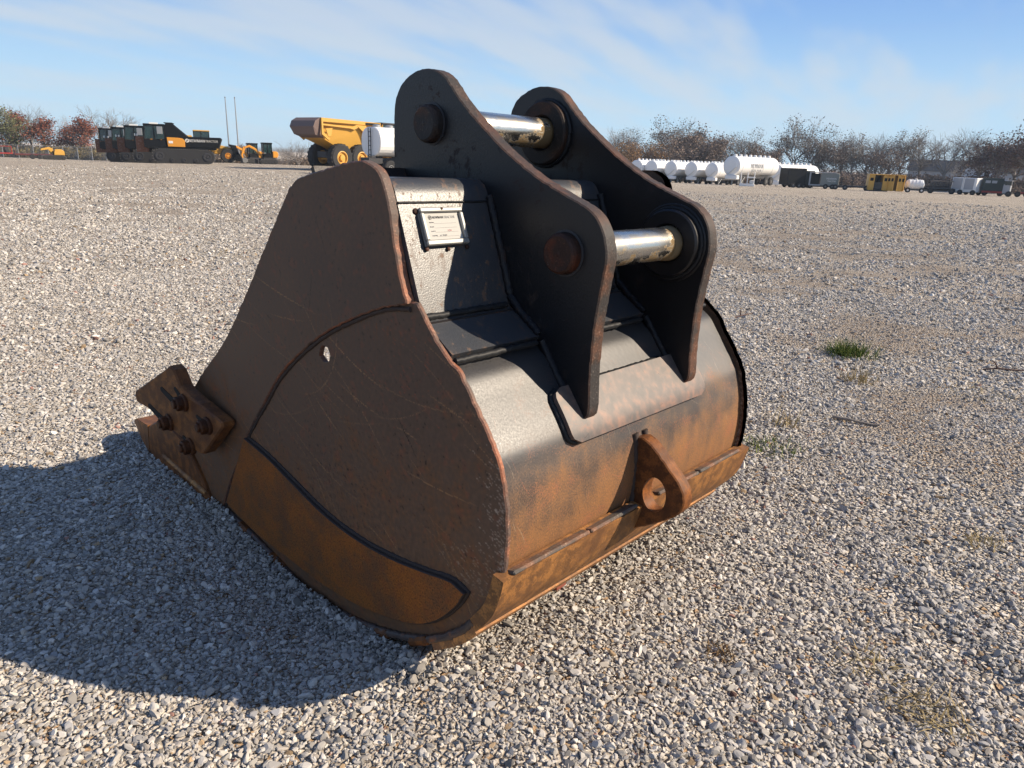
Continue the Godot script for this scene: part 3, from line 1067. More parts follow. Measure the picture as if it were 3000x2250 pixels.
func tooth_shape(a: SurfaceTool, c: float) -> void:
	var prof := pts([-1.584, 0.200, -1.578, 0.214, -1.50, 0.243, -1.327, 0.262, -1.345, 0.118, -1.46, 0.142])
	var wd := [0.052, 0.052, 0.066, 0.080, 0.080, 0.066]
	var l := []
	var r := []
	for i in prof.size():
		l.append(uvw(prof[i], c - wd[i]))
		r.append(uvw(prof[i], c + wd[i]))
	face(a, [l[0], l[1], l[2], l[5]], Vector3(0, 0, 1))
	face(a, [l[2], l[3], l[4], l[5]], Vector3(0, 0, 1))
	face(a, [r[0], r[1], r[2], r[5]], Vector3(0, 0, -1))
	face(a, [r[2], r[3], r[4], r[5]], Vector3(0, 0, -1))
	var mid := uvw(Vector2(-1.44, 0.19) * S, c)
	for i in prof.size():
		var j := (i + 1) % prof.size()
		face(a, [l[i], l[j], r[j], r[i]], (l[i] + l[j] + r[i] + r[j]) * 0.25 - mid)

func plaque(B: Node3D) -> void:
	# a small frame on the back panel holding a printed card
	var nx := Vector3(0.925, 0.381, 0.0).normalized()
	var up := Vector3(-0.381, 0.925, 0.0).normalized()
	var rt := Vector3(0, 0, -1)
	var bs := Basis(rt, up, nx)
	var c := uvw(Vector2(0.5395, 1.2785) * S, 0.1555 * S) + nx * 0.002
	c += up * 0.045
	var fw := 0.146 * S
	var fh := 0.100 * S
	var F := Node3D.new()
	F.name = "card_holder"
	B.add_child(F, true)
	F.transform = Transform3D(bs, c)
	var b := st()
	box(b, Vector3(0, 0, 0.003), Vector3(fw, fh, 0.006))
	var t := 0.0135
	for e in [[0, fh / 2 - t / 2, fw, t], [0, -fh / 2 + t / 2 + 0.001, fw, t + 0.002], [-fw / 2 + t / 2, 0, t, fh - 2 * t - 0.002], [fw / 2 - t / 2, 0, t, fh - 2 * t - 0.002]]:
		box(b, Vector3(e[0], e[1], 0.011), Vector3(e[2], e[3], 0.012), Basis.IDENTITY, 0.003)
	build("frame", [b, M.frame_steel], F)
	var p := st()
	box(p, Vector3(0, 0.001, 0.0072), Vector3(fw - 2 * t - 0.004, fh - 2 * t - 0.004, 0.001))
	build("printed_card", [p, M.paper], F)
	var z := 0.0081
	letters("printed_name", "NEWMAN", 0.010, M.ink, F, Transform3D(Basis.IDENTITY, Vector3(-0.0145, 0.0265, z)), 0.0006, "Droid Sans", 0.040)
	letters("printed_name", "TRACTOR", 0.010, M.faint_ink, F, Transform3D(Basis.IDENTITY, Vector3(0.0285, 0.0265, z)), 0.0006, "Droid Sans", 0.041)
	var lg := st()
	lathe(lg, Vector3(-0.0435, 0.0265, z - 0.0003), Vector3(0, 0, 1), [Vector2(0.0062, 0), Vector2(0.0062, 0.0006), Vector2(0.0052, 0.0006), Vector2(0.0052, 0)], 20)
	for e in [[-0.0024, 0.5], [0.0, -0.62], [0.0024, 0.5]]:
		box(lg, Vector3(-0.0435 + e[0], 0.0265, z), Vector3(0.0011, 0.009, 0.0006), Basis(Vector3(0, 0, 1), e[1]))
	build("printed_emblem", [lg, M.ink], F)
	var y := 0.0125
	for wd in [["Machine:", 0.018], ["Model:", 0.014], ["Serial #:", 0.016], ["Capacity:      yd   Weight:", 0.055]]:
		letters("printed_line", wd[0], 0.006, M.faint_ink, F, Transform3D(Basis.IDENTITY, Vector3(-0.050 + wd[1] * 0.5, y, z)), 0.0004, "Droid Sans", wd[1])
		var ln := st()
		box(ln, Vector3(0.0085, y - 0.0035, z - 0.0002), Vector3(0.083, 0.0005, 0.0004))
		build("printed_rule", [ln, M.faint_ink], F)
		y -= 0.0125
	letters("printed_mark", "1274", 0.006, M.red_ink, F, Transform3D(Basis.IDENTITY, Vector3(0.018, -0.0122, z)), 0.0004, "Droid Sans", 0.014)
	for e in [[-fw / 2 - 0.004, fh / 2 - 0.006, 0.009], [0.0, fh / 2 - 0.005, 0.004], [-fw / 2 + 0.004, -fh / 2 - 0.006, 0.007], [0.004, -fh / 2 - 0.010, 0.006], [fw / 2 - 0.002, -fh / 2 - 0.008, 0.007]]:
		var s := st()
		lathe(s, Vector3(e[0], e[1], 0.017 if e[2] < 0.005 else 0.0), Vector3(0, 0, 1), [Vector2(e[2], 0), Vector2(e[2] * 0.9, e[2] * 0.5), Vector2(e[2] * 0.4, e[2] * 0.75), Vector2(0, e[2] * 0.75)], 10)
		build("rivet", [s, M.rusty_head], F)

func bucket_materials() -> void:
	for e in [["ear_paint", "dark_paint", Color(0.43, 0.46, 0.52)], ["floor_bead", "dark_paint", Color(1.55, 1.45, 1.35)], ["ear_bead", "dark_paint", Color(0.6, 0.62, 0.66)], ["pad_paint", "pad_steel", Color(1, 1, 1)], ["heel_ledge", "edge_mix", Color(1.2, 1.22, 1.2)], ["ear_edge", "edge_mix", Color(0.85, 0.84, 0.84)], ["cheek_edge", "edge_mix", Color(1.35, 1.22, 1.15)], ["boss_rust", "edge_mix", Color(0.62, 0.6, 0.58)], ["pin_head", "edge_mix", Color(0.72, 0.72, 0.72)], ["rusty_head", "edge_mix", Color(0.8, 0.62, 0.54)], ["heel_rust", "earthy_rust", Color(1.0, 0.95, 0.88)], ["lug_rust", "earthy_rust", Color(0.72, 0.62, 0.56)], ["dusty_weld", "earthy_rust", Color(1.2, 1.15, 1.1)], ["cutter_rust", "earthy_rust", Color(0.86, 0.77, 0.71)], ["bolt_rust", "earthy_rust", Color(0.62, 0.52, 0.48)], ["tooth_rust", "earthy_rust", Color(0.9, 0.8, 0.72)]]:
		var m: StandardMaterial3D = M[e[1]].duplicate()
		m.albedo_color = e[2]
		m.resource_name = e[0]
		M[e[0]] = m
	M.ear_paint.metallic_specular = 0.5

# ---------------------------------------------------------------- ground
func gh(x: float, z: float) -> float:
	var r := sqrt(x * x + z * z)
	var az := rad_to_deg(atan2(x, -z))
	var right := sm(0.0, 12.0, az) * (1.0 - sm(100.0, 150.0, az))
	var dep := r * maxf(cos(deg_to_rad(az)), 0.7)      # the yard falls away in straight banks
	var hr := -0.0115 * maxf(minf(dep, 95.0) - 15.0, 0.0) - 0.8 * sm(95.0, 103.0, dep)
	var crest := lerpf(60.0, 74.0, sm(-27.0, -21.0, az))
	var hl := -0.023 * clampf(dep - crest, 0.0, 50.0) - 0.6 * sm(112.0, 135.0, dep)
	var h := lerpf(hl, hr, right)
	var near := 1.0 - sm(6.0, 25.0, r)
	h += bump.get_noise_2d(x * 0.9, z * 0.9) * 0.03 * (0.25 + 0.75 * near)
	# the hollow that the bucket's floor has pressed into the gravel
	var q := Vector2(x + 0.278, z + 2.817)
	var u := q.dot(Vector2(0.73, 0.683)) / 1.0
	var w := q.dot(Vector2(0.683, -0.73)) / 1.75
	var d := u * u + w * w
	if d < 1.0:
		h -= 0.135 * (1.0 - d) * (1.0 - d)
	# shallow wheel ruts crossing the right foreground
	for c in [1.42, 1.78]:
		var off: float = (x - c) * 0.974 - (z + 2.2) * 0.225
		off += 0.05 * bump.get_noise_2d(x * 3.0, z * 3.0)
		h -= (0.013 * exp(-off * off / 0.004) - 0.004 * exp(-pow(absf(off) - 0.11, 2.0) / 0.004)) * sm(0.45, 0.9, x) * sm(-2.9, -2.2, z) * near
	return h

func dirt(x: float, z: float) -> float:
	return sm(0.10, 0.46, bump.get_noise_2d(x * 1.6 + 50.0, z * 1.6 - 20.0) * 0.7 + bump.get_noise_2d(x * 0.25 + 9.0, z * 0.25) * 0.5)

func ground() -> void:
	var rs := [0.0]
	var r := 0.35
	while r < 900.0:
		rs.append(r)
		r *= 1.045 if r < 12.0 else (1.05 if r < 140.0 else 1.2)
	var seg := 220
	var v := PackedVector3Array()
	var uv := PackedVector2Array()
	var cl := PackedColorArray()
	var ix := PackedInt32Array()
	for i in rs.size():
		for k in seg + 1:
			var a := TAU * k / seg
			var p := Vector3(rs[i] * sin(a), 0, -rs[i] * cos(a))
			p.y = gh(p.x, p.z)
			v.append(p)
			uv.append(Vector2(p.x, p.z) / 2.0)
			var d := dirt(p.x, p.z)
			var big := 0.5 + 0.5 * bump.get_noise_2d(p.x * 0.06, p.z * 0.06)
			var c := Color(0.93, 0.915, 0.89).lerp(Color(1.04, 1.02, 0.99), big).lerp(Color(0.48, 0.40, 0.34), d * 0.5 * (1.0 - 0.6 * sm(10.0, 30.0, rs[i])))
			var streak := sm(0.25, 0.5, bump.get_noise_2d(p.x * 0.05 + 200.0, p.z * 0.8)) * sm(8.0, 20.0, rs[i])
			cl.append(c.lerp(Color(0.66, 0.59, 0.52), streak * 0.25))
			if i and k:
				var q := seg + 1
				var j := i * q + k
				for e in [j - q - 1, j, j - q, j - q - 1, j - 1, j]:
					ix.append(e)
	var nor := PackedVector3Array()
	nor.resize(v.size())
	for i in v.size():
		var p := v[i]
		var e := maxf(0.03, Vector2(p.x, p.z).length() * 0.03)
		nor[i] = Vector3(gh(p.x - e, p.z) - gh(p.x + e, p.z), 2 * e, gh(p.x, p.z - e) - gh(p.x, p.z + e)).normalized()
	var arr := []
	arr.resize(Mesh.ARRAY_MAX)
	arr[Mesh.ARRAY_VERTEX] = v
	arr[Mesh.ARRAY_NORMAL] = nor
	arr[Mesh.ARRAY_TEX_UV] = uv
	arr[Mesh.ARRAY_COLOR] = cl
	arr[Mesh.ARRAY_INDEX] = ix
	var me := ArrayMesh.new()
	me.add_surface_from_arrays(Mesh.PRIMITIVE_TRIANGLES, arr)
	me.surface_set_material(0, M.gravel_ground)
	var o := MeshInstance3D.new()
	o.mesh = me
	o.name = numbered("ground")
	o.set_meta("kind", "structure")
	o.set_meta("label", "pale grey gravel yard stretching to the tree line")
	add_child(o)

# a crushed stone: a lumpy polyhedron cut flat on a few sides
func stone_mesh(k: int) -> ArrayMesh:
	var g := RandomNumberGenerator.new()
	g.seed = 900 + k
	var t := (1.0 + sqrt(5.0)) / 2.0
	var v := []
	for e in [[-1, t, 0], [1, t, 0], [-1, -t, 0], [1, -t, 0], [0, -1, t], [0, 1, t], [0, -1, -t], [0, 1, -t], [t, 0, -1], [t, 0, 1], [-t, 0, -1], [-t, 0, 1]]:
		v.append(Vector3(e[0], e[1], e[2]).normalized())
	var f := [[0, 11, 5], [0, 5, 1], [0, 1, 7], [0, 7, 10], [0, 10, 11], [1, 5, 9], [5, 11, 4], [11, 10, 2], [10, 7, 6], [7, 1, 8], [3, 9, 4], [3, 4, 2], [3, 2, 6], [3, 6, 8], [3, 8, 9], [4, 9, 5], [2, 4, 11], [6, 2, 10], [8, 6, 7], [9, 8, 1]]
	var fine := []
	for e in f:
		var a: Vector3 = (v[e[0]] + v[e[1]]).normalized()
		var b: Vector3 = (v[e[1]] + v[e[2]]).normalized()
		var c: Vector3 = (v[e[2]] + v[e[0]]).normalized()
		fine += [[v[e[0]], a, c], [v[e[1]], b, a], [v[e[2]], c, b], [a, b, c]]
	var sc := Vector3(g.randf_range(0.95, 1.4), g.randf_range(0.5, 0.85), g.randf_range(0.7, 1.05))
	var cuts := []
	for i in 13:
		cuts.append([Vector3(g.randfn(), g.randfn(), g.randfn()).normalized(), g.randf_range(0.42, 0.74)])
	var rough := noise(1.1, 300 + k, 2)
	var shape := func(p: Vector3) -> Vector3:
		p *= 1.0 + 0.25 * rough.get_noise_3dv(p * 1.4)
		for c in cuts:
			var d: float = p.dot(c[0])
			if d > c[1]:
				p -= c[0] * (d - c[1])
		return p * sc
	var s := st()
	for e in fine:
		face(s, [shape.call(e[0]), shape.call(e[1]), shape.call(e[2])], e[0] + e[1] + e[2])
	return s.commit()

func gravel() -> void:
	var G := Node3D.new()
	G.name = numbered("gravel")
	G.set_meta("kind", "stuff")
	G.set_meta("label", "loose crushed limestone gravel spread over the whole yard")
	G.set_meta("category", "gravel")
	add_child(G)
	var kinds := 9
	var xf := []
	var cl := []
	for k in kinds:
		xf.append([])
		cl.append([])
	# rings: from, to, stones per square metre, half size
	for ring in [[0.4, 3.2, 10000.0, 0.0055], [3.2, 6.0, 6400.0, 0.0063], [6.0, 10.0, 2700.0, 0.0084], [10.0, 18.0, 750.0, 0.0125], [18.0, 30.0, 210.0, 0.018], [30.0, 55.0, 48.0, 0.025]]:
		var half := deg_to_rad(62.0)
		var n := int(half * (ring[1] * ring[1] - ring[0] * ring[0]) * ring[2])
		for i in n:
			var r := sqrt(rng.randf_range(ring[0] * ring[0], ring[1] * ring[1]))
			var a := rng.randf_range(-half, half)
			var x := r * sin(a)
			var z := -r * cos(a)
			var d := dirt(x, z)
			if rng.randf() < d * 0.5 or absf(a) > 0.77 and rng.randf() < 0.5:
				continue
			var sz: float = ring[3] * exp(rng.randfn() * 0.46) * (1.0 - 0.35 * d)
			sz = minf(sz * 1.22, ring[3] * 3.2)
			if r > 12.0 and rng.randf() < sm(12.0, 60.0, r) * 0.8:
				continue
			var b := Basis.from_euler(Vector3(rng.randfn() * 0.45, rng.randf() * TAU, rng.randfn() * 0.45)).scaled(Vector3.ONE * sz)
			var k := rng.randi() % kinds
			xf[k].append(Transform3D(b, Vector3(x, gh(x, z) + sz * rng.randf_range(-0.3, 0.36), z)))
			var t := clampf(0.40 + rng.randfn() * 0.105, 0.16, 0.68)
			var c := Color(t, t * 0.945, t * 0.865)
			var q := rng.randf()
			if q < 0.12:
				c = Color(t * 0.80, t * 0.775, t * 0.75)
			elif q < 0.22:
				c = Color(t, t * 0.90, t * 0.78)
			elif q < 0.235:
				c = Color(t * 0.8, t * 0.58, t * 0.36)
			elif q < 0.242:
				c = Color(t * 0.72, t * 0.42, t * 0.34)
			cl[k].append(c.lerp(Color(0.20, 0.155, 0.12), d * 0.35))
	# stones that the bucket has pushed up along its near lower edge
	for i in 5200:
		var u := rng.randf_range(-0.75, 0.75)
		var off := absf(rng.randfn()) * 0.06 + 0.004
		var p := Vector2(-0.748, -2.3155) + Vector2(0.7298, 0.6837) * (u + rng.randfn() * 0.02) - Vector2(0.6833, -0.73) * off
		var sz := 0.0068 * exp(rng.randfn() * 0.45)
		var k := rng.randi() % kinds
		xf[k].append(Transform3D(Basis.from_euler(Vector3(rng.randfn() * 0.6, rng.randf() * TAU, rng.randfn() * 0.6)).scaled(Vector3.ONE * sz), Vector3(p.x, gh(p.x, p.y) + rng.randf() * 0.036 * maxf(0.0, 1.0 - off / 0.15), p.y)))
		var t := clampf(0.33 + rng.randfn() * 0.09, 0.13, 0.6)
		cl[k].append(Color(t, t * 0.93, t * 0.84))
	for k in kinds:
		var mm := MultiMesh.new()
		mm.transform_format = MultiMesh.TRANSFORM_3D
		mm.use_colors = true
		mm.mesh = stone_mesh(k)
		mm.instance_count = xf[k].size()
		for i in xf[k].size():
			mm.set_instance_transform(i, xf[k][i])
			mm.set_instance_color(i, cl[k][i])
		var o := MultiMeshInstance3D.new()
		o.multimesh = mm
		o.material_override = M.limestone
		o.name = "loose_stones"
		o.set_meta("kind", "stuff")
		G.add_child(o, true)

func blade(s: SurfaceTool, p: Vector3, dir: Vector3, l: float, w: float, c: Color) -> void:
	var side := dir.cross(Vector3.UP).normalized()
	if side.length() < 0.5:
		side = Vector3.RIGHT
	side = side.rotated(Vector3.UP, rng.randf() * 1.5)
	var prev := p
	var dr := dir
	for i in 3:
		var nx := prev + dr * l / 3.0
		var w0 := w * (1.0 - i / 3.0)
		var w1 := w * (1.0 - (i + 1) / 3.0)
		s.set_color(c)
		face(s, [prev - side * w0, prev + side * w0, nx + side * w1, nx - side * w1], side.cross(dr))
		prev = nx
		dr = (dr + Vector3(0, -0.25, 0)).normalized()

func tuft(called: String, label: String, at: Vector2, count: int, spread: float, tall: float, c0: Color, c1: Color, lean: float, group := "grass tufts in the gravel") -> void:
	var o := thing(called, label, "grass", group)
	o.position = Vector3(at.x, gh(at.x, at.y) + 0.004, at.y)
	var s := st()
	for i in count:
		var q := Vector2(rng.randfn(), rng.randfn()) * spread * 0.5
		var d := Vector3(rng.randfn() * lean + q.x * 1.5, 1.0, rng.randfn() * lean + q.y * 1.5).normalized()
		blade(s, Vector3(q.x, 0, q.y), d, tall * rng.randf_range(0.5, 1.1), 0.0032, c0.lerp(c1, rng.randf()))
	build("blades", [s, M.leaves], o)

func ground_things() -> void:
	var green0 := Color(0.045, 0.085, 0.018)
	var green1 := Color(0.21, 0.24, 0.07)
	var straw0 := Color(0.26, 0.2, 0.1)
	var straw1 := Color(0.42, 0.34, 0.19)
	tuft("grass_tuft", "dense green grass tuft growing from open gravel right of the bucket", Vector2(2.82, -5.80), 460, 0.16, 0.17, green0, green1, 0.55)
	tuft("grass_tuft", "low green grass sprigs close behind the bucket's far lower corner", Vector2(1.45, -3.70), 150, 0.17, 0.07, green0, green1, 0.7)
	tuft("dry_grass_tuft", "dry straw stalks standing just in front of the green grass tuft", Vector2(2.56, -5.04), 70, 0.12, 0.19, straw0, straw1, 0.4, "dry grass in the gravel")
	tuft("dry_grass_tuft", "thin dry straw beside the bucket's far lower corner", Vector2(1.675, -4.07), 40, 0.1, 0.17, straw0, straw1, 0.5, "dry grass in the gravel")
	tuft("dry_grass_tuft", "flattened dry grass clump in the lower right corner of the gravel", Vector2(1.246, -1.69), 110, 0.10, 0.09, straw0, straw1, 1.6, "dry grass in the gravel")
	tuft("dry_grass_tuft", "sparse dry grass between the lower right clump and the bucket", Vector2(1.163, -1.90), 60, 0.10, 0.07, straw0, straw1, 1.6, "dry grass in the gravel")
	tuft("dry_grass_tuft", "straw stalks at the right edge above the lower right clump", Vector2(2.03, -2.70), 60, 0.09, 0.09, straw0, straw1, 1.2, "dry grass in the gravel")
	tuft("dry_grass_tuft", "brown withered weed lying on gravel below the towing lug", Vector2(0.708, -1.906), 70, 0.06, 0.05, Color(0.14, 0.09, 0.05), Color(0.25, 0.17, 0.09), 1.5, "dry grass in the gravel")
	tuft("dry_grass_tuft", "yellowed grass patch at the right edge beyond the green tuft", Vector2(3.34, -4.89), 110, 0.3, 0.07, straw0, straw1, 1.3, "dry grass in the gravel")
	tuft("dry_grass_tuft", "pale straw patch in the open gravel left of the bucket", Vector2(-4.37, -10.2), 200, 0.8, 0.08, straw0, straw1, 1.0, "dry grass in the gravel")
	var s := st()
	var p := Vector2(0.199, -2.30)
	box(s, Vector3.ZERO, Vector3(0.055, 0.03, 0.035), Basis.from_euler(Vector3(0.2, 0.7, 0.3)), 0.006)
	var o := build("brick_fragment", [s, M.brick_red], self)
	o.position = Vector3(p.x, gh(p.x, p.y) + 0.018, p.y)
	tag(o, "broken red brick fragment on gravel under the bucket's heel", "brick")
	s = st()
	var l := []
	var rr := []
	for i in 7:
		l.append(Vector3(i * 0.045, 0.016 + rng.randfn() * 0.002, sin(i * 0.7) * 0.006))
		rr.append(0.011 - 0.0008 * i)
	tube(s, l, rr, 7)
	o = build("weathered_stick", [s, M.dry_stick], self)
	o.position = Vector3(2.03, gh(2.03, -4.23), -4.23)
	o.rotation.y = -0.55
	tag(o, "short weathered grey stick lying on gravel below the green tuft", "stick")
	for e in [[Vector2(3.77, -5.5), -0.2, "dark reddish twig lying on gravel near the right edge"], [Vector2(2.24, -7.14), 0.7, "small dark twig sticking up behind the bucket's right side"]]:
		s = st()
		tube(s, [Vector3.ZERO, Vector3(0.1, 0.02, 0.01), Vector3(0.24, 0.012, -0.01), Vector3(0.36, 0.02, 0.0)], [0.006, 0.008, 0.007, 0.003], 6)
		tube(s, [Vector3(0.1, 0.02, 0.01), Vector3(0.06, 0.07, 0.03), Vector3(0.03, 0.09, 0.05)], [0.006, 0.005, 0.002], 5)
		o = build("fallen_twig", [s, M.twig_bark], self)
		o.position = Vector3(e[0].x, gh(e[0].x, e[0].y) + 0.012, e[0].y)
		o.rotation.y = e[1]
		tag(o, e[2], "twig", "fallen twigs")

# ---------------------------------------------------------------- trees
func limb(sb: SurfaceTool, sl: SurfaceTool, p: Vector3, d: Vector3, l: float, r: float, depth: int, kind: Dictionary, g: RandomNumberGenerator) -> void:
	var q := p
	var path := [p]
	var rad := [r]
	var dd := d
	for i in 3:
		dd = (dd + Vector3(g.randfn(), g.randfn() + 0.35, g.randfn()) * 0.16).normalized()
		q += dd * l / 3.0
		path.append(q)
		rad.append(maxf(r * (1.0 - 0.22 * (i + 1)), 0.004))
	tube(sb, path, rad, 3 if depth < 3 else 6, false)
	if depth <= kind.leaf_depth and kind.leaves > 0.0:
		for k in int(kind.leaves):
			var c: Vector3 = path[1 + g.randi() % 3] + Vector3(g.randfn(), g.randfn() * 0.8, g.randfn()) * kind.scatter
			var n := Vector3(g.randfn(), g.randfn(), g.randfn()).normalized()
			var a: Vector3 = n.cross(Vector3.UP).normalized() * kind.leaf * g.randf_range(0.5, 1.2)
			var b: Vector3 = n.cross(a).normalized() * kind.leaf * g.randf_range(0.5, 1.2)
			sl.set_color(kind.c0.lerp(kind.c1, g.randf()))
			face(sl, [c - a, c - b * 0.7, c + a, c + b * 0.7], n)
	if depth == 0:
		return
	var kids: int = kind.kids + (1 if depth > 2 else 0)
	for k in kids:
		var t := 1.0 if k == 0 else g.randf_range(0.35, 0.95)
		var at: Vector3 = path[0].lerp(path[3], t) if t < 1.0 else q
		var nd: Vector3 = (dd + Vector3(g.randfn(), g.randfn() * 0.7 + 0.1, g.randfn()).normalized() * kind.spread).normalized()
		limb(sb, sl, at, nd, l * g.randf_range(0.6, 0.86), r * (0.68 if k == 0 else 0.5), depth - 1, kind, g)

func make_tree(called: String, label: String, k: Dictionary, seed_: int, group: String) -> Node3D:
	var g := RandomNumberGenerator.new()
	g.seed = seed_
	var o := thing(called, label, "tree", group)
	var trunk := st()
	var branches := st()
	var leaves := st()
	var h: float = k.trunk
	var path := []
	var rad := []
	for i in 5:
		path.append(Vector3(g.randfn() * 0.012 * h * i / 4.0, h * i / 4.0, g.randfn() * 0.012 * h * i / 4.0))
		rad.append(k.girth * (1.25 if i == 0 else 1.0 - 0.1 * i))
	tube(trunk, path, rad, 8, false)
	for i in int(k.limbs):
		var t := 1.0 if i < 2 else g.randf_range(0.45, 1.0)
		var rl: float = k.reach
		if k.has("cone"):
			t = (i + 0.6) / k.limbs
			rl *= 1.15 - 0.75 * t
		var a: float = TAU * i / k.limbs + g.randfn() * 0.4
		var d := Vector3(cos(a) * k.wide, g.randf_range(0.6, 1.1), sin(a) * k.wide).normalized()
		limb(branches, leaves, path[0].lerp(path[4], t), d, rl * g.randf_range(0.75, 1.1), k.girth * 0.5, k.depth, k, g)
	build("trunk", [trunk, M[k.bark]], o)
	build("crown", [branches, M[k.bark], leaves, M.leaves], o)
	return o

func trees() -> void:
	var bare := {"trunk": 3.2, "girth": 0.2, "limbs": 6, "wide": 0.75, "reach": 2.3, "depth": 4, "kids": 3, "spread": 0.75, "leaves": 0.0, "leaf_depth": 1, "leaf": 0.1, "scatter": 0.2, "c0": Color(0.1, 0.08, 0.05), "c1": Color(0.1, 0.08, 0.05), "bark": "bark"}
	var kinds := {}
	kinds["bare"] = bare
	var k := bare.duplicate()
	k.merge({"bark": "pale_bark", "wide": 0.5, "reach": 2.6, "limbs": 5}, true)
	kinds["pale"] = k
	k = bare.duplicate()
	k.merge({"leaves": 2.0, "leaf": 0.12, "leaf_depth": 0, "scatter": 0.3, "c0": Color(0.17, 0.15, 0.13), "c1": Color(0.27, 0.235, 0.20)}, true)
	kinds["sparse"] = k
	k = bare.duplicate()
	k.merge({"trunk": 1.8, "leaves": 4.0, "leaf": 0.14, "leaf_depth": 1, "scatter": 0.4, "c0": Color(0.17, 0.135, 0.115), "c1": Color(0.29, 0.22, 0.175), "wide": 0.8}, true)
	kinds["brown"] = k
	k = k.duplicate()
	k.merge({"trunk": 4.2, "c0": Color(0.15, 0.055, 0.04), "c1": Color(0.30, 0.12, 0.075), "wide": 0.5, "leaves": 4.0, "cone": 1, "limbs": 11, "depth": 3, "reach": 1.7}, true)
	kinds["red"] = k
	k = kinds.brown.duplicate()
	k.merge({"c0": Color(0.20, 0.125, 0.065), "c1": Color(0.36, 0.22, 0.11), "wide": 0.8, "leaves": 4.0}, true)
	kinds["orange"] = k
	k = k.duplicate()
	k.merge({"c0": Color(0.09, 0.10, 0.05), "c1": Color(0.19, 0.19, 0.09), "wide": 0.6}, true)
	kinds["olive"] = k
	k = k.duplicate()
	k.merge({"trunk": 2.4, "girth": 0.24, "c0": Color(0.09, 0.06, 0.052), "c1": Color(0.19, 0.12, 0.10), "wide": 1.0, "leaves": 4.0}, true)
	kinds["oak"] = k
	k = bare.duplicate()
	k.merge({"trunk": 0.5, "girth": 0.09, "limbs": 8, "wide": 0.8, "reach": 1.6}, true)
	kinds["shrub"] = k
	# azimuth (degrees right of ahead), metres away, top above the eye in metres at that distance, kind, label
	var list := [
		[-34.8, 118, 5.6, "olive", "dull olive tree at the far left edge behind the fence"],
		[-34.1, 121, 4.6, "red", "wide rust red tree second from the left edge behind the fence"],
		[-33.3, 126, 5.9, "bare", "tall leafless tree rising behind the second red tree from the left"],
		[-32.6, 119, 4.1, "red", "rust red tree behind the small yellow machine"],
		[-31.7, 124, 4.3, "pale", "pale leafless tree right of the small yellow machine"],
		[-31.0, 121, 2.9, "red", "low red tree between the pale bare tree and the tall narrow red one"],
		[-30.3, 119, 4.4, "red", "narrow tall red tree left of the parked black crawlers"],
		[-29.3, 124, 5.8, "bare", "big bare tree standing above the leftmost black crawler"],
		[-28.4, 126, 3.6, "brown", "brown leaved tree over the roof of the leftmost black crawler"],
		[-20.5, 122, 0.9, "brown", "small brown tree behind the orange mini excavators"],
		[-17.4, 112, 0.9, "shrub", "low bare shrub at the left of the gap before the dump truck"],
		[-16.6, 104, 1.9, "shrub", "leafless shrub beside the rear tyre of the dump truck"],
		[7.1, 150, 6.4, "bare", "thin bare tree just right of the far hinge ear"],
		[7.9, 152, 7.0, "sparse", "tall thinly leaved tree right of the thin bare one by the far ear"],
		[8.2, 140, 4.1, "orange", "orange brown tree over the leftmost white tank trailers"],
		[9.6, 142, 4.2, "orange", "tan tree over the third white tank trailer from left"],
		[11.3, 152, 9.6, "sparse", "tall sparse tree above the middle white tank trailers"],
		[12.0, 146, 6.2, "brown", "dense reddish brown tree beneath the tall sparse one"],
		[12.8, 150, 8.0, "brown", "rounded brown tree right of the tall sparse one"],
		[13.8, 148, 6.9, "brown", "dark grey brown tree left of the largest white tank trailer"],
		[14.5, 146, 6.3, "brown", "brown tree directly above the fifth white tank trailer"],
		[15.4, 152, 6.2, "sparse", "slender tree at the left end of the largest white tank trailer"],
		[16.7, 150, 7.4, "sparse", "broad open crowned tree over the largest white tank trailer"],
		[17.7, 148, 4.9, "brown", "lower brown tree over the right end of the largest tank trailer"],
		[18.7, 150, 4.6, "brown", "low dark tree over the rightmost white tank trailer"],
		[20.2, 154, 10.4, "sparse", "tallest spindly tree above the black box trailer"],
		[21.3, 150, 8.6, "sparse", "rounded tree right of the tallest spindly one"],
		[22.5, 150, 6.4, "brown", "wide purple brown tree over the grey box trailer"],
		[23.3, 154, 6.9, "bare", "leafless tree over the low trailer with two dark racks"],
		[24.0, 148, 7.6, "sparse", "tall thin tree left of the yellow sheds"],
		[24.9, 152, 7.4, "bare", "leafless tree with wide limbs left of the first yellow shed"],
		[25.7, 146, 5.2, "brown", "low brown tree behind the first yellow shed"],
		[26.3, 152, 7.6, "bare", "bare tree rising behind the open yellow shed"],
		[27.0, 150, 8.6, "sparse", "large open tree between the yellow shed and the small white tanker"],
		[28.2, 152, 7.8, "bare", "bare tree above the small white tanker"],
		[29.7, 140, 7.6, "bare", "bare tree before the left end of the long metal building"],
		[30.6, 150, 6.2, "pale", "thin pale tree before the middle of the long metal building"],
		[31.6, 138, 8.2, "bare", "spreading bare tree before the white gable of the long building"],
		[32.7, 132, 7.2, "oak", "dark red brown oak right of the white gable"],
		[33.6, 140, 7.4, "oak", "second dark oak, between the big oak and the right edge"],
		[34.6, 128, 9.4, "oak", "tall dark oak cut off by the right edge"],
	]
	var protos := {}
	var n := 0
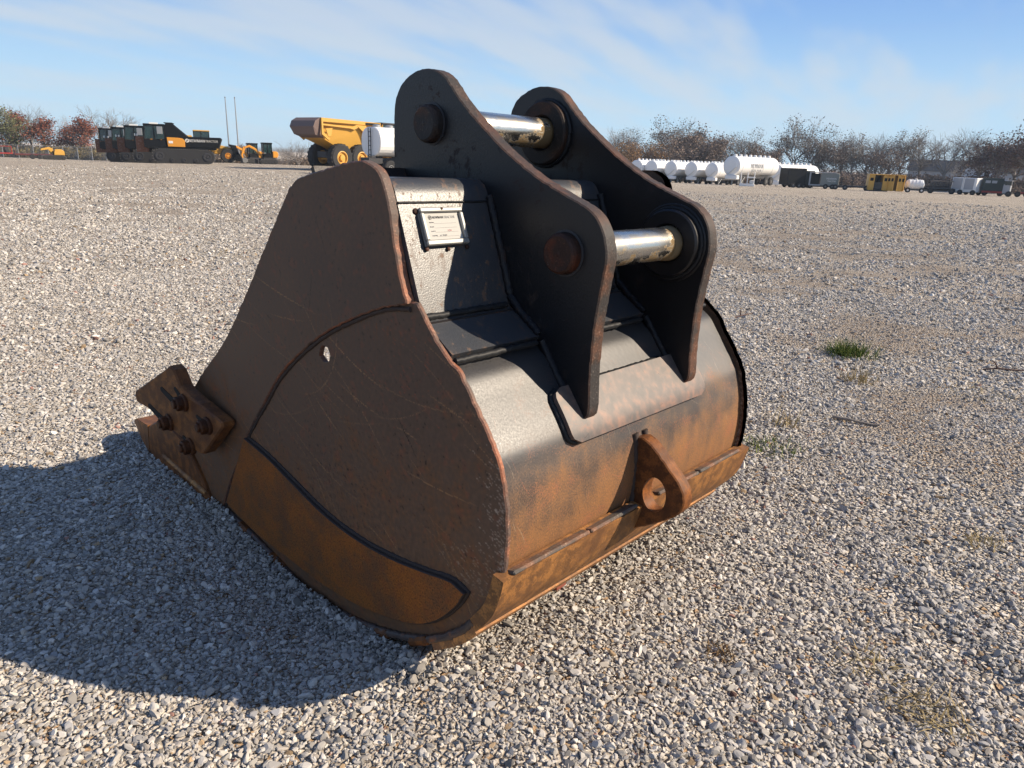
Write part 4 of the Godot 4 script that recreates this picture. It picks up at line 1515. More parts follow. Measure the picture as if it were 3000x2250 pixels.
	for e in list:
		n += 1
		var group := "trees behind the left fence" if e[0] < 0 else "trees along the right of the yard"
		var sorts: Array = protos.get(e[3], [])
		var o: Node3D
		if sorts.size() < (2 if e[3] in ["bare", "sparse", "brown", "red"] else 1):
			o = make_tree({"shrub": "bare_shrub", "oak": "oak_tree", "red": "red_tree", "bare": "bare_tree", "pale": "bare_tree"}.get(e[3], "autumn_tree"), e[4], kinds[e[3]], 70 + n, group)
			var top := 0.0
			for c in o.get_children():
				top = maxf(top, c.mesh.get_aabb().end.y)
			o.set_meta("top", top)
			sorts.append(o)
			protos[e[3]] = sorts
		else:
			o = copy(sorts[n % sorts.size()], e[4])
			o.set_meta("group", group)
		o.position = polar(e[0], e[1] / cos(deg_to_rad(e[0])))
		o.position.y -= 0.1
		var want: float = 1.5 + e[2] - o.position.y
		var sc: float = want / o.get_meta("top")
		o.scale = Vector3(sc, sc, sc) * Vector3(rng.randf_range(0.9, 1.1), 1, rng.randf_range(0.9, 1.1))
		o.rotation.y = rng.randf() * TAU
	# the tangle of brush that closes the foot of the tree lines
	var g := RandomNumberGenerator.new()
	g.seed = 5
	var sb := st()
	for i in 170:
		var a := g.randf() * TAU
		var rr := sqrt(g.randf()) * 1.6
		var p := Vector3(cos(a) * rr, 0, sin(a) * rr)
		var d := Vector3(g.randfn() * 0.35, 1, g.randfn() * 0.35).normalized()
		var l := g.randf_range(0.8, 2.4)
		sb.set_color(Color(0.15, 0.125, 0.105).lerp(Color(0.26, 0.2, 0.155), g.randf()))
		var sd := d.cross(Vector3(cos(a), 0, sin(a))).normalized() * 0.02
		face(sb, [p - sd, p + sd, p + d * l + sd * 0.3, p + d * l - sd * 0.3], Vector3(1, 0, 1))
		for j in 4:
			var c := p + d * l * g.randf_range(0.2, 1.0) + Vector3(g.randfn(), g.randfn(), g.randfn()) * 0.18
			var nn := Vector3(g.randfn(), g.randfn(), g.randfn()).normalized()
			var u := nn.cross(Vector3.UP).normalized() * 0.13
			var w := nn.cross(u).normalized() * 0.13
			face(sb, [c - u, c - w, c + u, c + w], nn)
	var bm := sb.commit()
	for side in [["brush behind the left fence", -37.0, -26.0, 113.0, 128.0, 90, 0.75, Color(1.0, 1.0, 0.55)], ["brush in the gap left of the dump truck", -23.0, -12.0, 108.0, 135.0, 50, 0.6, Color(1, 1, 1)], ["brush under the trees along the right of the yard", 5.0, 39.0, 134.0, 160.0, 330, 1.0, Color(0.95, 0.92, 0.95)], ["brush behind the bucket", -12.0, 6.0, 140.0, 160.0, 80, 1.0, Color(1, 1, 1)]]:
		var mm := MultiMesh.new()
		mm.transform_format = MultiMesh.TRANSFORM_3D
		mm.use_colors = true
		mm.mesh = bm
		mm.instance_count = side[5]
		for i in side[5]:
			var azi: float = g.randf_range(side[1], side[2])
			var p := polar(azi, g.randf_range(side[3], side[4]) / cos(deg_to_rad(azi)))
			var sc: float = g.randf_range(0.7, 1.3) * side[6]
			mm.set_instance_transform(i, Transform3D(Basis(Vector3.UP, g.randf() * TAU).scaled(Vector3(1.2, sc, 1.2)), p))
			mm.set_instance_color(i, side[7] * g.randf_range(0.75, 1.15))
		var o := MultiMeshInstance3D.new()
		o.multimesh = mm
		o.material_override = M.leaves
		o.name = numbered("undergrowth")
		o.set_meta("kind", "stuff")
		o.set_meta("label", side[0])
		o.set_meta("category", "brush")
		add_child(o)

# ---------------------------------------------------------------- machines and trailers (x = to the right, y = up, z = towards the yard)
func slab(called: String, c: Vector3, size: Vector3, m: Material, parent: Node, r := 0.03, turn := 0.0) -> MeshInstance3D:
	var s := st()
	box(s, c, size, Basis(Vector3(0, 0, 1), deg_to_rad(turn)), r)
	return build(called, [s, m], parent)

# an outline in x, y given thickness along z
func block(called: String, f: Array, z0: float, z1: float, m: Material, parent: Node, bev := 0.03) -> MeshInstance3D:
	var s := st()
	plate(s, s, pts(f, 1.0), -z1, -z0, bev)
	return build(called, [s, m], parent)

func wheel(c: Vector3, r: float, wd: float, rim_m: Material, parent: Node, hub := 0.42) -> void:
	var s := st()
	lathe(s, c - Vector3(0, 0, wd / 2), Vector3(0, 0, 1), [Vector2(r * 0.5, 0.0), Vector2(r * 0.9, 0.0), Vector2(r, wd * 0.14), Vector2(r, wd * 0.86), Vector2(r * 0.9, wd), Vector2(r * hub, wd * 0.97), Vector2(r * hub, wd * 0.7)], 28)
	for i in 20:
		var a := TAU * i / 20
		box(s, c + Vector3(cos(a), sin(a), 0) * r, Vector3(r * 0.06, r * 0.13, wd * 0.8), Basis(Vector3(0, 0, 1), a))
	var t := build("wheel", [s, M.rubber], parent)
	s = st()
	lathe(s, c + Vector3(0, 0, wd * 0.2), Vector3(0, 0, 1), [Vector2(r * hub, -0.1), Vector2(r * hub, wd * 0.28), Vector2(r * hub * 0.86, wd * 0.30), Vector2(r * hub * 0.8, wd * 0.12), Vector2(r * hub * 0.5, wd * 0.12), Vector2(r * hub * 0.45, wd * 0.32), Vector2(0, wd * 0.34)], 22)
	build("rim", [s, rim_m], t)

func track(c: Vector3, l: float, h: float, wd: float, parent: Node, raise := 0.0) -> void:
	var s := st()
	var o := PackedVector2Array()
	var r := h / 2
	for i in 9:
		o.append(Vector2(c.x + l / 2 - r, c.y) + Vector2(cos(-PI / 2 + PI * i / 8) * r, sin(-PI / 2 + PI * i / 8) * r * (1.0 - raise) + raise * r))
	for i in 9:
		o.append(Vector2(c.x - l / 2 + r, c.y) + Vector2(cos(PI / 2 + PI * i / 8) * r, sin(PI / 2 + PI * i / 8) * r * (1.0 - raise) + raise * r))
	plate(s, s, o, -c.z - wd / 2, -c.z + wd / 2, 0.02)
	var lug := curve(o, 0.16)
	var t := build("track", [s, M.rubber], parent)
	s = st()
	for i in lug.size():
		var e := (lug[(i + 1) % lug.size()] - lug[i]).normalized()
		box(s, Vector3(lug[i].x, lug[i].y, c.z), Vector3(0.05, 0.07, wd * 1.02), Basis(Vector3(0, 0, 1), e.angle()))
	build("track_shoes", [s, M.track_rubber], t)
	for i in 5:
		s = st()
		var big := i == 0 or i == 4
		var rr := r * (0.62 if big else 0.3)
		lathe(s, Vector3(lerpf(c.x - l / 2 + r, c.x + l / 2 - r, i / 4.0), c.y if big else c.y - r * 0.55, c.z + wd / 2), Vector3(0, 0, 1), [Vector2(rr, -0.02), Vector2(rr, 0.04), Vector2(rr * 0.7, 0.05), Vector2(rr * 0.35, 0.02), Vector2(rr * 0.3, 0.07), Vector2(0, 0.07)], 16)
		build("roller", [s, M.dark_steel], t)

func cab(x0: float, x1: float, y0: float, y1: float, z0: float, z1: float, parent: Node, m: Material, roof: Material, lean := 0.0, sill := 0.35) -> void:
	var c := Vector3((x0 + x1) / 2, 0, (z0 + z1) / 2)
	var w := x1 - x0
	var d := z1 - z0
	var b := slab("cab", Vector3(c.x, y0 + (y1 - y0) * sill / 2, c.z), Vector3(w, (y1 - y0) * sill, d), m, parent)
	var yb := y0 + (y1 - y0) * sill
	for e in [[x0 + 0.05, z0 + 0.05], [x1 - 0.05, z0 + 0.05], [x0 + 0.05, z1 - 0.05], [x1 - 0.05, z1 - 0.05], [c.x, z1 - 0.05]]:
		var s := st()
		rod(s, Vector3(e[0], yb - 0.05, e[1]), Vector3(e[0] + (lean if e[0] < c.x - 0.1 else 0.0), y1 - 0.05, e[1]), 0.05, 6)
		build("pillar", [s, m], b)
	slab("roof", Vector3(c.x + lean * 0.5, y1, c.z), Vector3(w + 0.1 - lean, 0.16, d + 0.1), roof, b, 0.05)
	for e in [[Vector3(c.x, (yb + y1) / 2, z1 - 0.06), Vector3(w - 0.16, y1 - yb - 0.12, 0.02)], [Vector3(c.x, (yb + y1) / 2, z0 + 0.06), Vector3(w - 0.16, y1 - yb - 0.12, 0.02)], [Vector3(x0 + 0.07, (yb + y1) / 2, c.z), Vector3(0.02, y1 - yb - 0.12, d - 0.2)], [Vector3(x1 - 0.07, (yb + y1) / 2, c.z), Vector3(0.02, y1 - yb - 0.12, d - 0.2)]]:
		slab("window", e[0], e[1], M.cab_glass, b, 0.0)
	slab("seat", Vector3(c.x + 0.1, yb + 0.25, c.z), Vector3(w * 0.35, 0.75, d * 0.4), M.rubber, b, 0.06)

func crawler(label: String) -> Node3D:
	var o := thing("crawler_carrier", label, "tracked carrier", "black crawlers parked in a row")
	for z in [-0.95, 0.95]:
		track(Vector3(0, 0.62, z), 5.1, 1.2, 0.6, o)
	slab("chassis", Vector3(0, 0.85, 0), Vector3(4.2, 0.6, 1.2), M.dark_steel, o)
	slab("deck", Vector3(-0.1, 1.30, 0), Vector3(5.6, 0.16, 2.5), M.black_paint, o)
	cab(-3.1, -1.35, 1.3, 3.2, -0.2, 1.2, o, M.black_paint, M.black_paint, 0.1)
	var hood := slab("engine_hood", Vector3(-3.3, 1.55, -0.2), Vector3(1.0, 1.3, 1.7), M.rusty_steel, o)
	for i in 6:
		slab("grille_bar", Vector3(-3.82, 1.55, -0.7 + i * 0.2), Vector3(0.05, 0.9, 0.07), M.grey_steel, hood, 0.01)
	for z in [-0.9, 0.9]:
		slab("headlight", Vector3(-3.8, 2.32, z * 0.8), Vector3(0.10, 0.2, 0.26), M.lens, o, 0.03)
	slab("roof_light", Vector3(-2.2, 3.31, 1.22), Vector3(0.7, 0.14, 0.06), M.lens, o, 0.02)
	block("guard_frame", [-1.35, 3.15, -1.2, 3.42, -0.85, 3.42, 0.45, 2.28, 0.45, 2.12, -1.35, 2.12], 0.85, 1.15, M.black_paint, o)
	block("guard_frame", [-1.35, 3.15, -1.2, 3.42, -0.85, 3.42, 0.45, 2.28, 0.45, 2.12, -1.35, 2.12], -1.15, -0.85, M.black_paint, o)
	slab("guard_roof", Vector3(-1.05, 3.40, 0), Vector3(0.7, 0.08, 2.0), M.black_paint, o)
	slab("mirror", Vector3(-1.75, 2.75, 1.35), Vector3(0.45, 0.62, 0.05), M.galvanised, o, 0.1)
	block("dump_body", [-1.35, 1.38, 2.95, 1.38, 3.25, 2.2, 3.15, 2.32, -1.35, 2.30], -1.2, 1.2, M.black_paint, o, 0.05)
	block("side_panel", [-1.2, 1.42, 0.18, 1.42, 0.2, 1.95, 0.05, 2.12, -0.2, 2.18, -1.25, 2.2], 1.2, 1.27, M.orange_paint, o, 0.02)
	slab("panel_badge", Vector3(-0.95, 1.8, 1.275), Vector3(0.35, 0.2, 0.02), M.white_paint, o, 0.0)
	letters("lettering", "NEWMAN", 0.36, M.white_paint, o, Transform3D(Basis.IDENTITY, Vector3(1.18, 1.98, 1.21)), 0.02, "Droid Sans", 1.3)
	letters("lettering", "TRACTOR", 0.36, M.off_white, o, Transform3D(Basis.IDENTITY, Vector3(2.4, 1.98, 1.21)), 0.02, "Droid Sans", 1.05)
	var s := st()
	lathe(s, Vector3(0.38, 1.98, 1.205), Vector3(0, 0, 1), [Vector2(0.16, 0), Vector2(0.16, 0.015), Vector2(0.11, 0.015), Vector2(0.11, 0)], 16)
	box(s, Vector3(0.38, 1.98, 1.21), Vector3(0.05, 0.2, 0.02), Basis(Vector3(0, 0, 1), 0.6))
	build("emblem", [s, M.white_paint], o)
	return o

func left_machines() -> void:
	var a := crawler("nearest black crawler carrier, lettered side fully in view, orange panel behind its cab")
	place(a, -24.3, 64.0, -4.0, 0.0, 0.95)
	place(copy(a, "second black crawler carrier, just behind and left of the lettered one"), -25.6, 67.0, -6.0, 0.0, 0.95)
	place(copy(a, "third black crawler carrier, second from the left in the row"), -26.45, 70.0, -10.0, 0.0, 0.95)
	place(copy(a, "farthest black crawler carrier, leftmost in the row, grille and mirrors showing"), -27.3, 73.0, -26.0, 0.0, 0.95)
	# a wheel loader half hidden behind the lettered crawler
	var o := thing("wheel_loader", "yellow roofed wheel loader half hidden behind the lettered black crawler", "wheel loader")
	cab(-1.7, 0.3, 2.0, 3.9, -0.8, 0.8, o, M.black_paint, M.yellow_paint, 0.1, 0.3)
	slab("rear_hood", Vector3(-2.6, 2.9, 0), Vector3(1.6, 0.8, 1.5), M.yellow_paint, o, 0.08)
	slab("front_frame", Vector3(0.9, 1.6, 0), Vector3(4.0, 1.0, 1.4), M.yellow_paint, o, 0.1)
	block("lift_arm", [0.6, 1.6, 1.3, 2.25, 2.1, 2.1, 2.9, 1.9, 2.95, 1.7, 2.1, 1.8, 1.3, 1.8, 0.9, 1.35], 0.75, 1.0, M.yellow_paint, o)
	block("lift_arm", [0.6, 1.6, 1.3, 2.25, 2.1, 2.1, 2.9, 1.9, 2.95, 1.7, 2.1, 1.8, 1.3, 1.8, 0.9, 1.35], -1.0, -0.75, M.yellow_paint, o)
	block("loader_bucket", [2.95, 0.5, 3.3, 0.35, 4.2, 0.3, 3.6, 1.6, 3.4, 2.25, 2.5, 2.4, 2.95, 1.6], -1.4, 1.4, M.black_paint, o, 0.05)
	slab("headlight", Vector3(2.6, 2.05, 1.05), Vector3(0.35, 0.24, 0.1), M.lens, o, 0.04)
	for z in [-1.05, 1.05]:
		wheel(Vector3(2.35, 0.92, z), 0.92, 0.62, M.orange_paint, o)
		wheel(Vector3(-2.4, 0.92, z), 0.92, 0.62, M.orange_paint, o)
	place(o, -22.75, 73.0, 0.0, 0.0, 0.75)
	# two light poles behind
	for e in [[-21.35, "left one of the two tall thin grey poles"], [-20.72, "right one of the two tall thin grey poles"]]:
		var s := st()
		tube(s, [Vector3(0, 0, 0), Vector3(0, 4.5, 0), Vector3(0, 9.3, 0)], [0.11, 0.09, 0.06], 8)
		var p := thing("steel_pole", e[1], "pole", "tall grey poles")
		build("shaft", [s, M.galvanised], p)
		slab("cap", Vector3(0, 9.3, 0), Vector3(0.16, 0.2, 0.16), M.grey_steel, p)
		place(p, e[0], 112.0)
	# orange mini excavators
	var first: Node3D
	for e in [[-18.75, 74.0, 12.0, "orange mini excavator with black cab, farther right of the two"], [-19.75, 77.0, 18.0, "orange mini excavator with black cab behind the folded booms, left of the two"]]:
		if first:
			place(copy(first, e[3]), e[0], e[1], e[2], 0.0, 0.85)
			continue
		var m := thing("mini_excavator", e[3], "mini excavator", "orange mini excavators")
		first = m
		for z in [-0.6, 0.6]:
			track(Vector3(0, 0.28, z), 2.0, 0.52, 0.35, m)
		slab("turntable", Vector3(0, 0.62, 0), Vector3(1.3, 0.2, 1.2), M.dark_steel, m)
		cab(-0.6, 0.42, 0.7, 2.3, -0.5, 0.55, m, M.black_paint, M.black_paint, 0.0, 0.3)
		block("counterweight", [0.45, 0.68, 0.95, 0.72, 1.1, 1.0, 1.05, 1.3, 0.85, 1.45, 0.45, 1.4], -0.6, 0.6, M.orange_paint, m, 0.06)
		block("boom", [-0.6, 0.9, -1.3, 1.7, -2.0, 2.05, -2.6, 1.85, -2.55, 1.65, -2.05, 1.8, -1.45, 1.5, -0.75, 0.7], -0.1, 0.12, M.orange_paint, m)
		block("stick", [-2.6, 1.85, -2.75, 1.8, -3.0, 0.9, -2.9, 0.55, -2.75, 0.6, -2.8, 0.95, -2.45, 1.7], -0.08, 0.1, M.orange_paint, m)
		block("digging_bucket", [-2.95, 0.6, -2.7, 0.62, -2.35, 0.5, -2.3, 0.2, -2.6, 0.02, -2.9, 0.12], -0.3, 0.3, M.grey_steel, m)
		block("dozer_blade", [-1.35, 0.05, -1.2, 0.05, -1.12, 0.3, -1.2, 0.5, -1.35, 0.5], -0.75, 0.75, M.dark_steel, m)
		place(m, e[0], e[1], e[2], 0.0, 0.85)
	# small yellow excavator by the fence
	var m := thing("compact_excavator", "small yellow machine with its boom lowered to the left, by the fence", "excavator")
	for z in [-0.55, 0.55]:
		track(Vector3(0, 0.28, z), 2.5, 0.5, 0.4, m)
	block("body", [0.0, 0.55, 1.15, 0.55, 1.15, 1.05, 0.9, 1.25, 0.2, 1.25, 0.05, 1.0], -0.6, 0.6, M.yellow_paint, m, 0.06)
	block("boom", [0.1, 0.8, 0.0, 1.35, -0.4, 1.5, -1.25, 1.28, -1.3, 1.05, -0.5, 1.2, -0.2, 0.85], -0.12, 0.12, M.yellow_paint, m)
	slab("exhaust_hood", Vector3(0.2, 0.78, 0.0), Vector3(0.5, 0.5, 0.8), M.black_paint, m)
	place(m, -32.2, 66.0, 6.0, 0.0, 0.72)
	# red trailer at the left edge and the low maroon one behind the yellow machine
	m = thing("red_trailer", "red utility trailer with upright rails cut off by the left edge", "trailer")
	slab("deck", Vector3(0, 0.55, 0), Vector3(4.4, 0.16, 1.8), M.red_paint, m)
	for x in [-2.1, -0.7, 0.7, 2.1]:
		slab("rail_post", Vector3(x, 0.95, 0.85), Vector3(0.1, 0.9, 0.08), M.red_paint, m)
	slab("rail", Vector3(0, 1.35, 0.85), Vector3(4.3, 0.08, 0.08), M.red_paint, m)
	wheel(Vector3(0.3, 0.3, 0.9), 0.3, 0.2, M.grey_steel, m)
	wheel(Vector3(-0.4, 0.3, 0.9), 0.3, 0.2, M.grey_steel, m)
	slab("pump", Vector3(0.55, 0.85, 0.1), Vector3(0.5, 0.5, 0.4), M.off_white, m, 0.08)
	slab("engine", Vector3(1.7, 0.95, 0.1), Vector3(0.5, 0.7, 0.4), M.dark_steel, m, 0.08)
	place(m, -35.6, 66.0, 8.0, 0.0, 0.75)
	m = thing("low_trailer", "low maroon flatbed trailer between the red trailer and the yellow machine", "trailer")
	slab("deck", Vector3(0, 0.55, 0), Vector3(4.6, 0.22, 1.8), M.maroon_paint, m)
	slab("headboard", Vector3(-2.2, 0.85, 0), Vector3(0.08, 0.5, 1.7), M.maroon_paint, m)
	wheel(Vector3(0.4, 0.3, 0.9), 0.3, 0.2, M.dark_steel, m)
	wheel(Vector3(-0.4, 0.3, 0.9), 0.3, 0.2, M.dark_steel, m)
	place(m, -33.2, 72.0, 5.0, 0.0, 0.75)
	fence()
	dump_truck()
	water_truck()

func fence() -> void:
	var f := thing("chain_link_fence", "grey chain link fence along the left edge of the yard", "fence")
	var prev := Vector3.ZERO
	var wire := st()
	var had := false
	for i in 18:
		var fa := -39.0 + i * 0.82
		var p := polar(fa, 108.0 / cos(deg_to_rad(fa)))
		var s := st()
		rod(s, p - Vector3(0, 0.3, 0), p + Vector3(0, 1.85, 0), 0.05, 6)
		build("post", [s, M.galvanised], f)
		if had:
			s = st()
			rod(s, prev + Vector3(0, 1.82, 0), p + Vector3(0, 1.82, 0), 0.03, 5)
			build("top_rail", [s, M.galvanised], f)
			for k in 15:
				for sg in [0, 1]:
					var a := prev.lerp(p, k / 14.0) + Vector3(0, 0.02 if sg else 1.8, 0)
					var b := prev.lerp(p, minf(1.0, (k + 7) / 14.0)) + Vector3(0, 1.8 if sg else 0.02, 0)
					rod(wire, a, b, 0.011, 3)
			for k in 9:
				var y := 0.1 + k * 0.2
				rod(wire, prev + Vector3(0, y, 0), p + Vector3(0, y, 0), 0.011, 3)
		prev = p
		had = true
	var w := build("wire_mesh", [wire, M.galvanised], f)
	w.set_meta("kind", "stuff")

func dump_truck() -> void:
	var o := thing("dump_truck", "big yellow articulated dump truck seen from its rear quarter", "dump truck")
	var f := [-1.95, 3.95, 4.0, 3.85, 4.35, 3.55, 3.4, 2.15, 2.2, 1.62, 0.5, 1.62, -1.0, 2.25, -2.35, 2.75, -2.6, 3.3, -2.4, 3.7]
	var s := st()
	var po := pts(f, 1.0)
	po.reverse()
	var hw := func(y: float) -> float: return lerpf(0.92, 1.5, sm(1.5, 3.45, y))
	for sg in [-1.0, 1.0]:
		var tr := Geometry2D.triangulate_polygon(po)
		for i in range(0, tr.size(), 3):
			var q := []
			for k in 3:
				var p := po[tr[i + k]]
				q.append(Vector3(p.x, p.y, sg * hw.call(p.y)))
			face(s, q, Vector3(0, 0, sg))
	for i in po.size():
		var p := po[i]
		var q := po[(i + 1) % po.size()]
		face(s, [Vector3(p.x, p.y, -hw.call(p.y)), Vector3(p.x, p.y, hw.call(p.y)), Vector3(q.x, q.y, hw.call(q.y)), Vector3(q.x, q.y, -hw.call(q.y))], Vector3(p.x + q.x, p.y + q.y, 0) * 0.5 - Vector3(1.0, 2.8, 0))
	var body := build("dump_body", [s, M.yellow_paint], o)
	# the body is closed; a dark block stands for its shaded inside
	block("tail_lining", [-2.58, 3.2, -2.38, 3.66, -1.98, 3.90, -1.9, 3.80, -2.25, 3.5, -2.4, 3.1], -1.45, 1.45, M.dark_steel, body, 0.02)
	var tail := pts([-2.62, 3.3, -2.42, 3.73, -1.96, 3.98, -1.55, 3.97, -1.55, 2.46, -2.37, 2.72], 1.0)  # cover over the tail: dark liner steel, shade put into its colour
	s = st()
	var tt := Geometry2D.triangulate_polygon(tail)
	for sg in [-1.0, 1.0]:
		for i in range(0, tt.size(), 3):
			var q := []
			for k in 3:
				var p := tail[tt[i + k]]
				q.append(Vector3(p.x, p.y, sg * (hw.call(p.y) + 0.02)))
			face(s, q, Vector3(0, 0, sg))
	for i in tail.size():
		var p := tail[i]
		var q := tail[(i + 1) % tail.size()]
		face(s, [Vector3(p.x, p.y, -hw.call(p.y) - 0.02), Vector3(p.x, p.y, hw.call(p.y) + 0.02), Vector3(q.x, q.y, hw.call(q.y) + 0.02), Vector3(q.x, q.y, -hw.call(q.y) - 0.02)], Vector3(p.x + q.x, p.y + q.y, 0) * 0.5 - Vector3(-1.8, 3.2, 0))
	build("tail_plate", [s, M.shaded_liner], body)
	for z in [1.5, -1.62]:
		block("top_rail", [-1.9, 3.97, 4.1, 3.88, 4.1, 3.60, -1.9, 3.66], z, z + 0.12, M.yellow_paint, body)
		block("lower_rail", [-1.9, 3.55, 1.1, 3.45, 1.6, 3.62, 2.2, 3.6, 1.3, 3.2, 0.9, 3.28, -1.9, 3.40], z, z + 0.09, M.yellow_paint, body)
		block("rear_rib", [-1.95, 3.95, -1.75, 3.95, -1.75, 2.95, -1.15, 2.45, -1.3, 2.3, -1.95, 2.75], z, z + 0.13, M.yellow_paint, body)
		block("front_rib", [2.0, 3.6, 2.5, 3.6, 3.5, 2.2, 3.3, 2.1, 2.3, 3.0, 1.6, 3.5], z, z + 0.13, M.yellow_paint, body)
		block("mud_guard", [-1.6, 3.2, -0.9, 3.25, -1.05, 2.65, -1.35, 2.55], z + 0.1, z + 0.16, M.yellow_paint, body)
	slab("name_band", Vector3(3.2, 3.74, 1.64), Vector3(1.5, 0.18, 0.03), M.black_paint, body, 0.0)
	slab("chassis", Vector3(1.8, 1.25, 0), Vector3(5.2, 0.5, 1.2), M.dark_steel, o)
	slab("rear_axle", Vector3(0, 1.1, 0), Vector3(0.5, 0.5, 1.8), M.yellow_paint, o)
	block("hoist_ram", [0.4, 1.4, 0.6, 1.3, 3.0, 2.6, 2.85, 2.8], 0.6, 0.8, M.dark_steel, o)
	for z in [-1.25, 1.25]:
		wheel(Vector3(0, 1.05, z), 1.05, 0.75, M.yellow_paint, o, 0.5)
		wheel(Vector3(2.05, 1.05, z), 1.05, 0.75, M.yellow_paint, o, 0.5)
		wheel(Vector3(7.0, 1.05, z), 1.05, 0.75, M.yellow_paint, o, 0.5)
	cab(4.9, 6.5, 1.7, 3.9, -0.9, 0.9, o, M.yellow_paint, M.dark_steel, 0.0, 0.45)
	block("bonnet", [6.5, 1.5, 8.6, 1.4, 8.6, 2.3, 8.2, 2.7, 6.5, 2.9], -1.0, 1.0, M.yellow_paint, o, 0.08)
	place(o, -14.35, 57.5, 38.0, 0.0, 0.95)

func water_truck() -> void:
	var o := thing("water_truck", "white water tank truck with a ladder on its tank end", "tank truck")
	var s := st()
	var n := 26
	var ring := PackedVector2Array()
	for i in n:
		var a := TAU * i / n
		ring.append(Vector2(signf(cos(a)) * pow(absf(cos(a)), 0.72) * 1.12, signf(sin(a)) * pow(absf(sin(a)), 0.8) * 0.92))
	for k in 3:
		var z0: float = [0.0, 0.06, 4.9][k]
		var z1: float = [0.06, 4.9, 4.96][k]
		var f0: float = [0.94, 1.0, 1.0][k]
		var f1: float = [1.0, 1.0, 0.94][k]
		for i in n:
			var p := ring[i]
			var q := ring[(i + 1) % n]
			face(s, [Vector3(z0, 2.15 + p.y * f0, p.x * f0), Vector3(z1, 2.15 + p.y * f1, p.x * f1), Vector3(z1, 2.15 + q.y * f1, q.x * f1), Vector3(z0, 2.15 + q.y * f0, q.x * f0)], Vector3(0, p.y, p.x))
	for e in [[0.0, -1.0], [4.96, 1.0]]:
		var cap := []
		for p in ring:
			cap.append(Vector3(e[0], 2.15 + p.y * 0.94, p.x * 0.94))
		face(s, cap, Vector3(e[1], 0, 0))
	build("tank", [s, M.white_paint], o)
	s = st()
	for z in [-0.05, 0.22]:
		rod(s, Vector3(-0.12, 1.2, z), Vector3(-0.12, 3.0, z), 0.03, 6)
	for i in 6:
		rod(s, Vector3(-0.12, 1.35 + i * 0.28, -0.05), Vector3(-0.12, 1.35 + i * 0.28, 0.22), 0.022, 5)
	build("ladder", [s, M.dark_steel], o)
	slab("chassis", Vector3(3.0, 0.95, 0), Vector3(7.0, 0.4, 1.0), M.dark_steel, o)
	for x in [0.9, 2.1, 6.2]:
		for z in [-0.85, 0.85]:
			wheel(Vector3(x, 0.5, z), 0.5, 0.4, M.grey_steel, o)
	cab(5.3, 7.0, 0.9, 2.9, -1.1, 1.1, o, M.white_paint, M.white_paint, 0.0, 0.5)
	s = st()
	lathe(s, Vector3(1.9, 1.9, 1.22), Vector3(1, 0, 0), [Vector2(0.0, -0.3), Vector2(0.34, -0.3), Vector2(0.36, 0.0), Vector2(0.34, 0.3), Vector2(0, 0.3)], 18)
	build("hose_reel", [s, M.blue_paint], o)
	for x in [0.5, 1.5, 3.0]:
		s = st()
		lathe(s, Vector3(x, 3.04, 0), Vector3(0, 1, 0), [Vector2(0.25, 0), Vector2(0.25, 0.16), Vector2(0.1, 0.2), Vector2(0, 0.2)], 12)
		build("hatch", [s, M.galvanised], o)
	place(o, -11.35, 49.0, 33.0)

func tank_trailer(label: String) -> Node3D:
	var o := thing("tank_trailer", label, "tank trailer", "white tank trailers in a row")
	var s := st()
	lathe(s, Vector3(0, 2.28, 0), Vector3(1, 0, 0), [Vector2(0, -0.14), Vector2(0.7, -0.1), Vector2(1.08, 0.0), Vector2(1.15, 0.06), Vector2(1.15, 9.9), Vector2(1.08, 9.96), Vector2(0.7, 10.06), Vector2(0, 10.1)], 30)
	build("tank", [s, M.white_paint], o)
	for x in [0.9, 3.4, 5.9, 8.4]:
		s = st()
		lathe(s, Vector3(x, 2.28, 0), Vector3(1, 0, 0), [Vector2(1.15, -0.04), Vector2(1.175, -0.03), Vector2(1.175, 0.03), Vector2(1.15, 0.04)], 30)
		build("band", [s, M.white_paint], o)
	for x in [0.7, 1.9, 3.1, 4.3, 5.5, 6.7, 7.9, 9.1]:
		s = st()
		lathe(s, Vector3(x, 3.4, 0), Vector3(0, 1, 0), [Vector2(0.2, 0), Vector2(0.2, 0.2), Vector2(0.12, 0.26), Vector2(0, 0.26)], 10)
		build("hatch", [s, M.white_paint], o)
	slab("hitch_box", Vector3(0.1, 0.95, 0.2), Vector3(0.7, 0.5, 1.6), M.white_paint, o, 0.06)
	slab("frame", Vector3(5.0, 0.95, 0), Vector3(9.6, 0.3, 1.0), M.dark_steel, o)
	for z in [-0.6, 0.6]:
		s = st()
		rod(s, Vector3(1.6, 0.0, z), Vector3(1.6, 1.0, z), 0.07, 6)
		rod(s, Vector3(1.6, 0.2, z), Vector3(2.4, 1.0, z), 0.05, 6)
		build("landing_leg", [s, M.galvanised], o)
	for x in [7.2, 8.5]:
		for z in [-0.95, 0.95]:
			wheel(Vector3(x, 0.5, z), 0.5, 0.3, M.grey_steel, o)
	s = st()
	rod(s, Vector3(-0.2, 1.2, -0.4), Vector3(-0.2, 2.2, 0.85), 0.05, 6)
	build("hose", [s, M.off_white], o)
	return o

